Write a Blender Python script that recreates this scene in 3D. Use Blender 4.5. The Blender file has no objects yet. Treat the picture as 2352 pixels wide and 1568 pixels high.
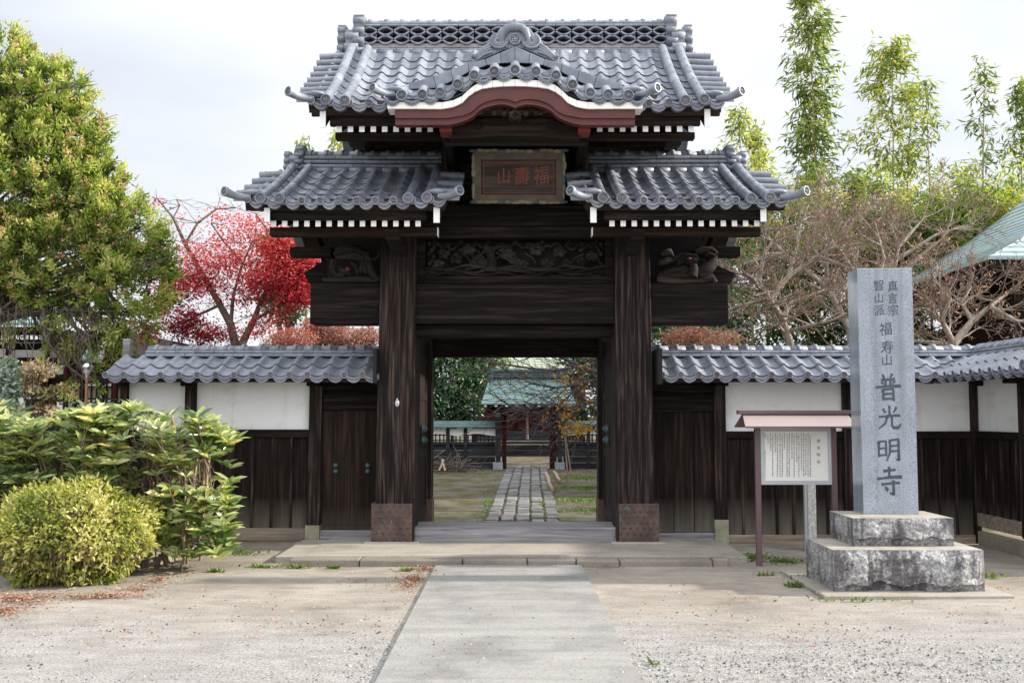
import bpy, math, random
import numpy as np
from mathutils import Vector, Matrix, noise as mnoise

# ---------------------------------------------------------------- camera, sky, sun, exposure
SC = bpy.context.scene
COL = SC.collection
F = 2287.0                                   # focal length in pixels of a 2352 px wide view (35 mm lens)
EYE = 1.55
PITCH = math.atan(166 / F)
YAW = math.atan(7 / F)
cam_data = bpy.data.cameras.new('camera'); cam = bpy.data.objects.new('camera', cam_data); COL.objects.link(cam)
cam_data.lens = 35.0; cam_data.sensor_width = 36.0; cam_data.clip_end = 2000
cam.location = (0, 0, EYE); cam.rotation_euler = (math.pi / 2 + PITCH, 0, YAW)
SC.camera = cam

SUN_EL, SUN_AZ = math.radians(25), math.radians(90)      # azimuth clockwise from +Y: sun from the right, a little behind the gate
W = bpy.data.worlds.new('World'); SC.world = W; W.use_nodes = True
nt = W.node_tree; nt.nodes.clear()
def wn(t, **k):
    n = nt.nodes.new(t)
    for a, b in k.items(): setattr(n, a, b)
    return n
sky = wn('ShaderNodeTexSky', sky_type='NISHITA', sun_disc=False, sun_elevation=SUN_EL, sun_rotation=SUN_AZ)
tc = wn('ShaderNodeTexCoord'); mp = wn('ShaderNodeMapping'); mp.inputs['Scale'].default_value = (1.0, 1.0, 2.6)
mp.inputs['Location'].default_value = (2.7, 1.1, 0.5)
n1 = wn('ShaderNodeTexNoise'); n1.inputs['Scale'].default_value = 1.3; n1.inputs['Detail'].default_value = 6; n1.inputs['Roughness'].default_value = .48
n2 = wn('ShaderNodeTexNoise'); n2.inputs['Scale'].default_value = 1.6; n2.inputs['Detail'].default_value = 4
r1 = wn('ShaderNodeValToRGB'); r1.color_ramp.elements[0].position = .33; r1.color_ramp.elements[0].color = (4.45, 4.85, 5.5, 1)
r1.color_ramp.elements[1].position = .52; r1.color_ramp.elements[1].color = (6.15, 6.3, 6.55, 1)
r2 = wn('ShaderNodeValToRGB'); r2.color_ramp.elements[0].position = .25; r2.color_ramp.elements[0].color = (.55, .55, .55, 1)
r2.color_ramp.elements[1].position = .5; r2.color_ramp.elements[1].color = (1, 1, 1, 1)
mx = wn('ShaderNodeMixRGB'); bg = wn('ShaderNodeBackground'); bg.inputs['Strength'].default_value = .1; wo = wn('ShaderNodeOutputWorld')
L = nt.links.new
L(tc.outputs['Generated'], mp.inputs['Vector']); L(mp.outputs['Vector'], n1.inputs['Vector']); L(mp.outputs['Vector'], n2.inputs['Vector'])
L(n1.outputs['Fac'], r1.inputs['Fac']); L(n2.outputs['Fac'], r2.inputs['Fac'])
L(r2.outputs['Color'], mx.inputs['Fac']); L(sky.outputs['Color'], mx.inputs['Color1']); L(r1.outputs['Color'], mx.inputs['Color2'])
sp_ = wn('ShaderNodeSeparateXYZ'); L(tc.outputs['Generated'], sp_.inputs[0])
def mrange(o, a, b, c, d):
    q = wn('ShaderNodeMapRange', interpolation_type='SMOOTHSTEP'); L(o, q.inputs[0])
    for i, v in enumerate((a, b, c, d)): q.inputs[i + 1].default_value = v
    return q.outputs[0]
# a veiled sky is brightest overhead; extra brightness is added behind the viewer to lift the shaded front
mu = wn('ShaderNodeMath', operation='MULTIPLY'); L(mrange(sp_.outputs[2], .36, .95, 1.0, 2.0), mu.inputs[0]); L(mrange(sp_.outputs[1], .2, -.8, 1.0, 1.6), mu.inputs[1])
vm = wn('ShaderNodeVectorMath', operation='SCALE'); L(mx.outputs['Color'], vm.inputs[0]); L(mu.outputs[0], vm.inputs['Scale'])
L(vm.outputs[0], bg.inputs['Color']); L(bg.outputs['Background'], wo.inputs['Surface'])

sl = bpy.data.lights.new('sun', 'SUN'); sl.energy = 4.9; sl.angle = math.radians(1.6); sl.color = (1, .93, .82)
so = bpy.data.objects.new('sun', sl); COL.objects.link(so)
sdir = Vector((math.sin(SUN_AZ) * math.cos(SUN_EL), math.cos(SUN_AZ) * math.cos(SUN_EL), math.sin(SUN_EL)))
so.rotation_euler = sdir.to_track_quat('Z', 'Y').to_euler(); so.location = (20, 5, 20)
vs = SC.view_settings; vs.view_transform = 'Standard'; vs.look = 'None'; vs.exposure = .75; vs.gamma = 1; vs.use_curve_mapping = False
SC.cycles.max_bounces = 6; SC.cycles.transparent_max_bounces = 4
random.seed(7); RNG = np.random.default_rng(11)
R = random.uniform

# ---------------------------------------------------------------- measuring: a pixel of the 2352 px view at a depth -> metres
_f = Vector((-math.sin(YAW) * math.cos(PITCH), math.cos(YAW) * math.cos(PITCH), math.sin(PITCH)))
_r = Vector((math.cos(YAW), math.sin(YAW), 0)); _u = _r.cross(_f)
def P(px, py, Y):
    d = _r * ((px - 1176) / F) + _u * ((784 - py) / F) + _f
    s = Y / d.y
    return d.x * s, EYE + d.z * s
def X(px, Y, py=784): return P(px, py, Y)[0]
def Z(py, Y, px=1183): return P(px, py, Y)[1]
def V3(px, py, Y):
    x, z = P(px, py, Y); return Vector((x, Y, z))

# ---------------------------------------------------------------- materials
def mat(name, rough=.7, spec=.5):
    m = bpy.data.materials.new(name); m.use_nodes = True
    t = m.node_tree; b = t.nodes['Principled BSDF']
    b.inputs['Roughness'].default_value = rough
    b.inputs['Specular IOR Level'].default_value = spec
    return m, t, b
def nd(t, ty, **k):
    n = t.nodes.new(ty)
    for a, v in k.items():
        if a in n.inputs: n.inputs[a].default_value = v
        else: setattr(n, a, v)
    return n
def ramp(t, fac, stops):
    n = t.nodes.new('ShaderNodeValToRGB'); e = n.color_ramp.elements
    while len(e) < len(stops): e.new(.5)
    for q, (p, c) in zip(e, stops):
        q.position = p; q.color = (*c, 1)
    t.links.new(fac, n.inputs['Fac']); return n.outputs['Color']
def mixc(t, fac, a, b, mode='MIX'):
    n = nd(t, 'ShaderNodeMixRGB', blend_type=mode)
    for i, v in ((0, fac), (1, a), (2, b)):
        if isinstance(v, (int, float)): n.inputs[i].default_value = v
        elif isinstance(v, tuple): n.inputs[i].default_value = (*v, 1)
        else: t.links.new(v, n.inputs[i])
    return n.outputs[0]
def noisef(t, scale=(1, 1, 1), s=1., detail=4, rough=.55, dist=0., coord='Object'):
    c = nd(t, 'ShaderNodeTexCoord'); m = nd(t, 'ShaderNodeMapping'); m.inputs['Scale'].default_value = scale
    n = nd(t, 'ShaderNodeTexNoise', Scale=s, Detail=detail, Roughness=rough, Distortion=dist)
    t.links.new(c.outputs[coord], m.inputs['Vector']); t.links.new(m.outputs['Vector'], n.inputs['Vector'])
    return n.outputs['Fac']
def bump(t, b, h, strength=.3, dist=.02):
    n = nd(t, 'ShaderNodeBump', Strength=strength, Distance=dist)
    t.links.new(h, n.inputs['Height']); t.links.new(n.outputs['Normal'], b.inputs['Normal'])
def island(t):
    return nd(t, 'ShaderNodeNewGeometry').outputs['Random Per Island']

def wood(name, axis, dark=(.0032, .0027, .0027), mid=(.0105, .0078, .0068), light=(.045, .034, .029), rough=.75, weather=None, wz=.55, grain=26):
    m, t, b = mat(name, rough, .14)
    k = {'x': (1.3, grain, grain), 'y': (grain, 1.3, grain), 'z': (grain, grain, 1.3)}[axis]
    k2 = {'x': (.5, 7, 7), 'y': (7, .5, 7), 'z': (7, 7, .5)}[axis]
    a = noisef(t, k, 1, 7, .62, .35); c = noisef(t, k2, 1, 4, .5, 1.6)
    col = ramp(t, a, [(.28, dark), (.5, mid), (.72, light)])
    col2 = ramp(t, c, [(.32, (.74, .72, .72)), (.68, (1.2, 1.16, 1.12))])
    col = mixc(t, 1, col, col2, 'MULTIPLY')
    rv = ramp(t, island(t), [(0, (.72, .7, .7)), (1, (1.25, 1.2, 1.15))])
    col = mixc(t, 1, col, rv, 'MULTIPLY')
    if weather:
        g = nd(t, 'ShaderNodeNewGeometry'); s = nd(t, 'ShaderNodeSeparateXYZ'); t.links.new(g.outputs['Position'], s.inputs[0])
        mr = nd(t, 'ShaderNodeMapRange'); mr.inputs[1].default_value = wz; mr.inputs[2].default_value = .12; t.links.new(s.outputs[2], mr.inputs[0])
        no = noisef(t, (9, 9, .8), 1, 4)
        mm = nd(t, 'ShaderNodeMath', operation='MULTIPLY'); t.links.new(mr.outputs[0], mm.inputs[0]); t.links.new(no, mm.inputs[1])
        m2 = nd(t, 'ShaderNodeMath', operation='MULTIPLY', use_clamp=True); t.links.new(mm.outputs[0], m2.inputs[0]); m2.inputs[1].default_value = 1.5
        col = mixc(t, m2.outputs[0], col, weather)
    t.links.new(col, b.inputs['Base Color'])
    bump(t, b, a, .55, .012)
    return m
M = {}
M['wood_x'] = wood('dark timber, grain across', 'x')
M['wood_y'] = wood('dark timber, grain in depth', 'y')
M['wood_z'] = wood('dark timber, upright grain', 'z', (.004, .0033, .0032), (.019, .0138, .0122), (.11, .084, .075))
M['board_z'] = wood('dark boards, upright grain', 'z', (.0032, .0026, .0025), (.0125, .0088, .0072), (.046, .032, .025), weather=(.15, .135, .11))
M['door_z'] = wood('brown door boards', 'z', (.004, .0032, .0028), (.017, .0115, .009), (.044, .03, .023), weather=(.07, .06, .053), wz=.45)
M['sill_x'] = wood('weathered sill timber', 'x', (.14, .12, .1), (.3, .265, .21), (.46, .41, .34))
M['sill_grey'] = wood('grey sill timber', 'x', (.12, .125, .145), (.27, .275, .3), (.4, .405, .42))
M['wood_brown'] = wood('brown sheltered timber', 'x', (.0075, .005, .0037), (.022, .0145, .0105), (.05, .033, .024))
M['carve'] = wood('carved grey brown wood', 'x', (.0075, .0064, .0058), (.022, .0185, .0165), (.055, .047, .042), grain=14)
M['fence_x'] = wood('dark blue grey fence boards', 'x', (.01, .0115, .015), (.026, .029, .035), (.055, .057, .063), grain=8)
M['red_wood'] = wood('red brown painted wood', 'z', (.022, .007, .006), (.045, .013, .01), (.07, .022, .016), grain=8)
def tile_mat(name, lo, hi, rough=.5):
    m, t, b = mat(name, rough, .45)
    c = ramp(t, island(t), [(0, lo), (.5, tuple((p + q) / 2 for p, q in zip(lo, hi))), (1, hi)])
    a = noisef(t, (1, 1, 1), 9, 5); d = ramp(t, a, [(.3, (.74, .74, .74)), (.62, (1.12, 1.12, 1.1))])
    c = mixc(t, 1, c, d, 'MULTIPLY')
    st = ramp(t, noisef(t, (1, 1, 1), 2.1, 5, .62), [(.56, (0, 0, 0)), (.72, (.5, .5, .5))])
    c = mixc(t, st, c, (.13, .125, .115))
    t.links.new(c, b.inputs['Base Color']); bump(t, b, noisef(t, (1, 1, 1), 45, 3), .12, .004)
    return m
M['tile'] = tile_mat('smoked grey clay tile', (.145, .159, .192), (.232, .252, .3), .45)
M['disc'] = tile_mat('dark tile end and lap shade', (.075, .077, .084), (.14, .142, .15), .7)  # darker tile for disc faces; on tile lips it paints the gap shade
def flat(name, c, rough=.7, var=.12, s=6, bmp=.1, metal=0, spec=.5):
    m, t, b = mat(name, rough, spec)
    a = noisef(t, (1, 1, 1), s, 5, .6)
    lo = tuple(x * (1 - var) for x in c); hi = tuple(min(1, x * (1 + var)) for x in c)
    t.links.new(ramp(t, a, [(.3, lo), (.7, hi)]), b.inputs['Base Color'])
    b.inputs['Metallic'].default_value = metal
    if bmp: bump(t, b, noisef(t, (1, 1, 1), s * 6, 4), bmp, .006)
    return m
M['white'] = flat('white paint', (.8, .8, .78), .6, .06, 5, .03)
M['gofun'] = flat('aged white trim', (.78, .77, .73), .6, .08, 3, .04)
M['bengara'] = flat('faded red ochre paint', (.082, .0175, .013), .6, .25, 5)
M['bengara_hi'] = flat('brighter red paint', (.16, .025, .014), .6, .2, 5)
M['void'] = flat('near black timber and void shade', (.012, .01, .01), .9, .2, 4)  # near black timber, also paints the dark of an unlit hollow
M['copper'] = flat('green copper stud', (.06, .1, .1), .55, .3, 20, .1, .3)
M['iron'] = flat('dark iron', (.05, .05, .05), .5, .2, 9)
def plaster():
    m, t, b = mat('white lime plaster', .85, .2)
    a = ramp(t, noisef(t, (1, 1, 1.6), 2.2, 7, .65), [(.32, (.76, .745, .72)), (.46, (.88, .88, .88)), (1, (.91, .91, .915))])
    d = ramp(t, noisef(t, (1, 1, 1), 60, 2), [(.25, (.9, .89, .87)), (.36, (1, 1, 1))])
    col = mixc(t, 1, a, d, 'MULTIPLY')
    k = ramp(t, noisef(t, (7, 7, .7), 1, 5, .6), [(.3, (.88, .865, .84)), (.44, (1, 1, 1))]); col = mixc(t, 1, col, k, 'MULTIPLY')
    t.links.new(col, b.inputs['Base Color']); bump(t, b, noisef(t, (1, 1, 1), 9, 6), .2, .01)
    return m
M['plaster'] = plaster()
def plate():
    m, t, b = mat('weathered copper sheathing', .6, .4)
    a = ramp(t, noisef(t, (1, 1, 1), 5, 6, .6), [(.3, (.04, .027, .024)), (.55, (.095, .056, .043)), (.7, (.125, .078, .06))])
    g = ramp(t, noisef(t, (1, 1, .5), 11, 5, .65), [(.62, (0, 0, 0)), (.72, (.7, .7, .7))])
    t.links.new(mixc(t, g, a, (.16, .26, .24)), b.inputs['Base Color']); bump(t, b, noisef(t, (1, 1, 1), 30, 4), .2, .005)
    return m
M['plate'] = plate()
M['shoe'] = flat('green stained sheathing', (.26, .245, .17), .65, .35, 9, .2, .1)
def granite(name, c, rough, bm):
    m, t, b = mat(name, rough, .5)
    a = noisef(t, (1, 1, 1), 95, 3, .7); d = noisef(t, (1, 1, 1), 3, 3)
    col = ramp(t, a, [(.32, tuple(x * .4 for x in c)), (.44, c), (.58, tuple(min(1, x * 1.15) for x in c)), (.68, tuple(min(1, x * 1.5) for x in c))])
    col = mixc(t, 1, col, ramp(t, d, [(.3, (.86, .87, .86)), (.7, (1.1, 1.1, 1.1))]), 'MULTIPLY')
    col = mixc(t, 1, col, ramp(t, noisef(t, (9, 9, .45), 1, 5, .6), [(.34, (.78, .78, .76)), (.5, (1, 1, 1))]), 'MULTIPLY')
    t.links.new(col, b.inputs['Base Color'])
    if bm: bump(t, b, a, .5, .004)
    return m
M['granite'] = granite('bush hammered granite', (.27, .3, .345), .75, True)
M['granite_pol'] = granite('polished granite', (.24, .275, .33), .12, False)
M['carve_shade'] = flat('carved letter shadow grey', (.055, .066, .085), .8, .25, 30)  # flat dark strokes: shade of the carved cuts given as colour
def rough_stone():
    m, t, b = mat('split rough granite', .85, .3)
    a = ramp(t, noisef(t, (1, 1, 1), 44, 6, .78), [(.34, (.12, .115, .12)), (.5, (.31, .305, .305)), (.66, (.55, .545, .545))])
    st = ramp(t, noisef(t, (3.2, 3.2, .8), 1.6, 7, .7), [(.46, (1, 1, 1)), (.54, (0, 0, 0))])
    a = mixc(t, st, a, mixc(t, .3, (.035, .028, .034), a))
    t.links.new(a, b.inputs['Base Color']); bump(t, b, noisef(t, (1, 1, 1), 30, 7, .7), .9, .02)
    return m
M['rock'] = rough_stone()
M['sawn'] = flat('sawn stone top', (.3, .27, .23), .85, .25, 7, .25)
def concrete(name, c):
    m, t, b = mat(name, .88, .25)
    a = ramp(t, noisef(t, (1, 1, 1), 1.3, 6, .62), [(.3, tuple(x * .66 for x in c)), (.52, c), (.8, tuple(x * 1.08 for x in c))])
    d = ramp(t, noisef(t, (1, 1, 1), 70, 4, .7), [(.32, (.62, .61, .6)), (.5, (1, 1, 1)), (.75, (1.1, 1.1, 1.1))])
    w = ramp(t, noisef(t, (.5, 5, 1), 1.2, 5, .6), [(.35, (.85, .85, .85)), (.65, (1.06, 1.06, 1.06))])
    col = mixc(t, 1, mixc(t, 1, a, d, 'MULTIPLY'), w, 'MULTIPLY')
    t.links.new(col, b.inputs['Base Color']); bump(t, b, noisef(t, (1, 1, 1), 55, 5), .35, .006)
    return m
M['concrete'] = concrete('worn pale concrete', (.275, .266, .254))
M['platform'] = concrete('worn stone paving', (.34, .31, .265))
M['kerb'] = concrete('sandy kerb stone', (.3, .26, .2))
M['paver'] = tile_mat('grey paving stone', (.1, .095, .094), (.21, .2, .195), .85)
def leafmat(name, cols, rough=.45, trans=.35, spec=.5):
    m, t, b = mat(name, rough, spec)
    at = nd(t, 'ShaderNodeAttribute', attribute_name='tint')
    n = len(cols); c = ramp(t, at.outputs['Fac'], [(i / max(1, n - 1), q) for i, q in enumerate(cols)])
    t.links.new(c, b.inputs['Base Color'])
    if trans:
        tr = nd(t, 'ShaderNodeBsdfTranslucent'); ms = nd(t, 'ShaderNodeMixShader'); ms.inputs[0].default_value = trans
        o = t.nodes['Material Output']
        t.links.new(mixc(t, 1, c, (1.5, 1.5, .9), 'MULTIPLY'), tr.inputs['Color'])
        t.links.new(b.outputs[0], ms.inputs[1]); t.links.new(tr.outputs[0], ms.inputs[2]); t.links.new(ms.outputs[0], o.inputs['Surface'])
    return m
def bark(name, lo, hi):
    m, t, b = mat(name, .85, .2)
    t.links.new(ramp(t, noisef(t, (3, 3, 1), 7, 5, .65), [(.3, lo), (.7, hi)]), b.inputs['Base Color'])
    return m
M['bark'] = bark('grey brown bark', (.07, .055, .045), (.19, .16, .13))
M['bark_pale'] = bark('pale bare bark', (.17, .14, .115), (.4, .345, .29))
M['twig'] = bark('brownish bare twig', (.12, .085, .066), (.27, .2, .16))
M['bark_dark'] = bark('dark grey bark', (.05, .045, .045), (.13, .115, .11))
M['culm'] = bark('bamboo culm', (.28, .23, .09), (.42, .36, .17))

# ---------------------------------------------------------------- things, parts, mesh builder
WL = {}
def props(o, label=None, cat=None, group=None, kind=None):
    for k, v in (('label', label), ('category', cat), ('group', group), ('kind', kind)):
        if v: o[k] = v
    return o
def thing(name, label, cat, loc=(0, 0, 0), group=None):
    o = bpy.data.objects.new(name, None); o.empty_display_size = .2; COL.objects.link(o); o.location = loc
    WL[o.name] = Vector(loc)
    return props(o, label, cat, group)
def link(name, me, parent=None, loc=None):
    o = bpy.data.objects.new(name, me); COL.objects.link(o)
    if parent is not None:
        o.parent = parent; WL[o.name] = WL[parent.name]
    else:
        o.location = loc or (0, 0, 0); WL[o.name] = Vector(loc or (0, 0, 0))
    return o
class MB:
    def __init__(s): s.v = []; s.f = []; s.mi = []; s.sm = []
    def add(s, vs, fs, mi=0, sm=False):
        n = len(s.v); s.v.extend(tuple(v) for v in vs)
        for f in fs:
            s.f.append(tuple(n + i for i in f)); s.mi.append(mi); s.sm.append(sm)
        return s
    def box(s, x0, x1, y0, y1, z0, z1, mi=0):
        x0, x1 = min(x0, x1), max(x0, x1); z0, z1 = min(z0, z1), max(z0, z1)
        v = [(x, y, z) for x in (x0, x1) for y in (y0, y1) for z in (z0, z1)]
        return s.add(v, [(0, 1, 3, 2), (4, 6, 7, 5), (0, 4, 5, 1), (2, 3, 7, 6), (0, 2, 6, 4), (1, 5, 7, 3)], mi)
    def hexa(s, b, t, mi=0):
        """b, t: four points each, bottom and top rings"""
        return s.add(list(b) + list(t), [(3, 2, 1, 0), (4, 5, 6, 7)] + [(i, (i + 1) % 4, 4 + (i + 1) % 4, 4 + i) for i in range(4)], mi)
    def prism(s, pts, a0, a1, axis='y', mi=0, sm=False):
        n = len(pts)
        q = {'y': lambda p, a: (p[0], a, p[1]), 'x': lambda p, a: (a, p[0], p[1]), 'z': lambda p, a: (p[0], p[1], a)}[axis]
        k = len(s.v)
        s.v.extend(q(p, a0) for p in pts); s.v.extend(q(p, a1) for p in pts)
        s.f.append(tuple(range(k, k + n))); s.mi.append(mi); s.sm.append(False)
        s.f.append(tuple(range(k + 2 * n - 1, k + n - 1, -1))); s.mi.append(mi); s.sm.append(False)
        for i in range(n):
            j = (i + 1) % n
            s.f.append((k + i, k + n + i, k + n + j, k + j)); s.mi.append(mi); s.sm.append(sm)
        return s
    def tube(s, pts, r, n=8, mi=0, sm=True, caps=True, sq=1.0):
        pts = [Vector(p) for p in pts]; m = len(pts)
        rs = [r] * m if isinstance(r, (int, float)) else list(r)
        T = []
        for i in range(m):
            d = pts[min(i + 1, m - 1)] - pts[max(i - 1, 0)]
            T.append(d.normalized() if d.length > 1e-9 else Vector((0, 0, 1)))
        up = Vector((0, 1, 0)) if abs(T[0].y) < .9 else Vector((1, 0, 0))
        A = T[0].cross(up).normalized(); vs_ = []
        for i in range(m):
            A = (A - T[i] * A.dot(T[i])); A = A.normalized() if A.length > 1e-6 else T[i].orthogonal().normalized()
            B = T[i].cross(A)
            for k in range(n):
                a = 2 * math.pi * k / n
                vs_.append(pts[i] + A * math.cos(a) * rs[i] + B * math.sin(a) * rs[i] * sq)
        fs = [(i * n + k, i * n + (k + 1) % n, (i + 1) * n + (k + 1) % n, (i + 1) * n + k) for i in range(m - 1) for k in range(n)]
        s.add(vs_, fs, mi, sm)
        if caps:
            s.add(vs_[:n], [tuple(range(n))], mi); s.add(vs_[-n:], [tuple(range(n - 1, -1, -1))], mi)
        return s
    def ell(s, c, r, mi=0, n=10, m=6, rot=None, sm=True):
        if isinstance(r, (int, float)): r = (r, r, r)
        vs_ = []; c = Vector(c)
        for i in range(m + 1):
            th = math.pi * i / m
            for k in range(n):
                a = 2 * math.pi * k / n
                p = Vector((r[0] * math.sin(th) * math.cos(a), r[1] * math.sin(th) * math.sin(a), r[2] * math.cos(th)))
                vs_.append(c + (rot @ p if rot else p))
        return s.add(vs_, [(i * n + k, (i + 1) * n + k, (i + 1) * n + (k + 1) % n, i * n + (k + 1) % n) for i in range(m) for k in range(n)], mi, sm)
    def lathe(s, c, ax, prof, n=14, mi=0, sm=True):
        """prof: (radius, distance along ax)"""
        ax = Vector(ax).normalized(); A = ax.orthogonal().normalized(); B = ax.cross(A); c = Vector(c)
        vs_ = [c + ax * d + (A * math.cos(2 * math.pi * k / n) + B * math.sin(2 * math.pi * k / n)) * r for r, d in prof for k in range(n)]
        return s.add(vs_, [(i * n + k, i * n + (k + 1) % n, (i + 1) * n + (k + 1) % n, (i + 1) * n + k) for i in range(len(prof) - 1) for k in range(n)], mi, sm)
    def xf(s, fn, start=0):
        s.v[start:] = [tuple(fn(*v)) for v in s.v[start:]]; return s
    def build(s, name, mats, parent=None, loc=None, bevel=0):
        me = bpy.data.meshes.new(name)
        o0 = WL[parent.name] if parent is not None else Vector(loc or (0, 0, 0))
        me.from_pydata([(v[0] - o0.x, v[1] - o0.y, v[2] - o0.z) for v in s.v], [], s.f)
        for q in (mats if isinstance(mats, (list, tuple)) else [mats]): me.materials.append(M[q] if isinstance(q, str) else q)
        me.polygons.foreach_set('material_index', s.mi); me.polygons.foreach_set('use_smooth', s.sm); me.update()
        o = link(name, me, parent, loc)
        if bevel:
            b = o.modifiers.new('bevel', 'BEVEL'); b.width = bevel; b.segments = 2; b.limit_method = 'ANGLE'; b.angle_limit = math.radians(50)
        return o
def bx(*a, mi=0): return MB().box(*a, mi=mi)

def raw_mesh(name, verts, loops, starts, totals, mats, parent, loc=None, tint=None, smooth=False, mi=None):
    o0 = WL[parent.name] if parent is not None else Vector(loc or (0, 0, 0))
    verts = verts - np.array(o0)
    me = bpy.data.meshes.new(name)
    me.vertices.add(len(verts)); me.vertices.foreach_set('co', verts.astype(np.float32).ravel())
    me.loops.add(len(loops)); me.loops.foreach_set('vertex_index', loops.astype(np.int32))
    me.polygons.add(len(starts)); me.polygons.foreach_set('loop_start', starts.astype(np.int32)); me.polygons.foreach_set('loop_total', totals.astype(np.int32))
    for q in mats: me.materials.append(M[q] if isinstance(q, str) else q)
    if mi is not None: me.polygons.foreach_set('material_index', mi.astype(np.int32))
    me.update(calc_edges=True)
    if smooth: me.polygons.foreach_set('use_smooth', np.ones(len(starts), bool))
    if tint is not None:
        at = me.attributes.new('tint', 'FLOAT', 'FACE'); at.data.foreach_set('value', tint.astype(np.float32))
    return link(name, me, parent, loc)
def unit(a): return a / np.maximum(np.linalg.norm(a, axis=1, keepdims=True), 1e-9)
def leaf_mesh(name, C, D, U, Ln, Wd, m, parent, tint, loc=None, wide=.45, curl=.12, fold=False):
    """one leaf per row: C base, D along the leaf, U rough normal"""
    n = len(C); D = unit(D); S = unit(np.cross(D, U)); U = unit(np.cross(S, D))
    Ln = np.broadcast_to(Ln, (n,))[:, None]; Wd = np.broadcast_to(Wd, (n,))[:, None]
    mid = C + D * Ln * wide; tip = C + D * Ln - U * Ln * curl
    up = U * Wd * .22 if fold else 0
    if fold:                                            # an elliptic leaf, keeled along its midrib
        c1, c2 = C + D * Ln * .3 - U * Ln * curl * .1, C + D * Ln * .68 - U * Ln * curl * .45; w1, w2 = Wd * .46, Wd * .42
        verts = np.stack([C, c1 + S * w1 + up, c2 + S * w2 + up, tip, c2 - S * w2 + up, c1 - S * w1 + up, c1, c2], 1).reshape(-1, 3)
        q = np.array([0, 1, 6, 1, 2, 7, 6, 2, 3, 7, 0, 6, 5, 5, 6, 7, 4, 4, 7, 3]); loops = (np.arange(n)[:, None] * 8 + q).ravel()
        tot = np.tile([3, 4, 3, 3, 4, 3], n); st = np.concatenate([[0], np.cumsum(tot)[:-1]])
        return raw_mesh(name, verts, loops, st, tot, [m], parent, loc, np.repeat(tint, 6))
    else:
        verts = np.stack([C, mid + S * Wd / 2, tip, mid - S * Wd / 2], 1).reshape(-1, 3)
        loops = np.arange(n * 4); k = n
    return raw_mesh(name, verts, loops, np.arange(k) * 4, np.full(k, 4), [m], parent, loc, tint)
def sticks(name, segs, m, parent, n=5, loc=None, two=None):
    """segs: (p0, p1, r0, r1) tapered round pieces of one branching system"""
    p0 = np.array([s[0] for s in segs], float); p1 = np.array([s[1] for s in segs], float)
    r0 = np.array([s[2] for s in segs], float)[:, None]; r1 = np.array([s[3] for s in segs], float)[:, None]
    d = unit(p1 - p0); h = np.where(np.abs(d[:, 2:3]) < .9, np.array([[0, 0, 1.]]), np.array([[1., 0, 0]]))
    a = unit(np.cross(d, h)); b = np.cross(d, a); e = p1 + d * r1 * .4
    ring = []
    for P_, r in ((p0, r0), (e, r1)):
        for k in range(n):
            t = 2 * math.pi * k / n; ring.append(P_ + (a * math.cos(t) + b * math.sin(t)) * r)
    verts = np.stack(ring, 1).reshape(-1, 3); q = []
    for k in range(n): q += [k, (k + 1) % n, n + (k + 1) % n, n + k]
    loops = (np.arange(len(segs))[:, None] * 2 * n + np.array(q)).ravel(); k = len(segs) * n
    mi = None if two is None else np.repeat((r0[:, 0] < two[1]).astype(int), n)
    return raw_mesh(name, verts, loops, np.arange(k) * 4, np.full(k, 4), [m] if two is None else [m, two[0]], parent, loc, None, True, mi)
def grow(out, tips, p, d, ln, r, lv, kids=3, spread=.75, wob=.16, up=.08, shrink=.68, steps=4, rshrink=.6):
    p = Vector(p); d = Vector(d).normalized(); pts = [p]
    for i in range(steps):
        d = (d + Vector((R(-1, 1), R(-1, 1), R(-1, 1))) * wob + Vector((0, 0, up))).normalized()
        q = p + d * (ln / steps); ra = r * (1 - .45 * i / steps); rb = r * (1 - .45 * (i + 1) / steps)
        out.append((tuple(p), tuple(q), ra, rb)); p = q; pts.append(p)
        if lv > 0 and i >= 1:
            for _ in range(kids if i == steps - 1 else (1 if R(0, 1) < .75 else 0)):
                s = Vector((R(-1, 1), R(-1, 1), R(-.8, 1))); s = (s - d * s.dot(d)).normalized()
                grow(out, tips, p, d + s * spread * R(.6, 1.3), ln * shrink * R(.75, 1.15), rb * rshrink, lv - 1, kids, spread, wob, up, shrink, max(2, steps - 1), rshrink)
    if lv == 0: tips.extend((tuple(q), tuple(d)) for q in pts[1:])
def paths(out, plist, r0, r1, jit=0):
    pl = [Vector(p) for p in plist]; n = len(pl) - 1
    for i in range(n):
        a = r0 + (r1 - r0) * i / n; b = r0 + (r1 - r0) * (i + 1) / n
        out.append((tuple(pl[i]), tuple(pl[i + 1]), a, b))
def glyph(ch):
    c = bpy.data.curves.new('glyph', 'FONT'); c.body = ch; o = bpy.data.objects.new('glyph', c); COL.objects.link(o)
    dg = bpy.context.evaluated_depsgraph_get(); dg.update()
    me = bpy.data.meshes.new_from_object(o.evaluated_get(dg))
    v = [(q.co.x, q.co.y) for q in me.vertices]; f = [tuple(p.vertices) for p in me.polygons]
    bpy.data.objects.remove(o); bpy.data.curves.remove(c); bpy.data.meshes.remove(me)
    x0, x1 = min(p[0] for p in v), max(p[0] for p in v); y0, y1 = min(p[1] for p in v), max(p[1] for p in v)
    return [((x - (x0 + x1) / 2), (y - (y0 + y1) / 2)) for x, y in v], f
_G = {}
def letter(mb, ch, fn, cx, cy, w, h=None, rise=.0, mi=0):
    """lay a character on a surface: fn(u, v) -> point"""
    if ch not in _G: _G[ch] = glyph(ch)
    v, f = _G[ch]; h = h or w
    mb.add([fn(cx + x * w, cy + (y + x * rise) * h) for x, y in v], f, mi)
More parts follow.
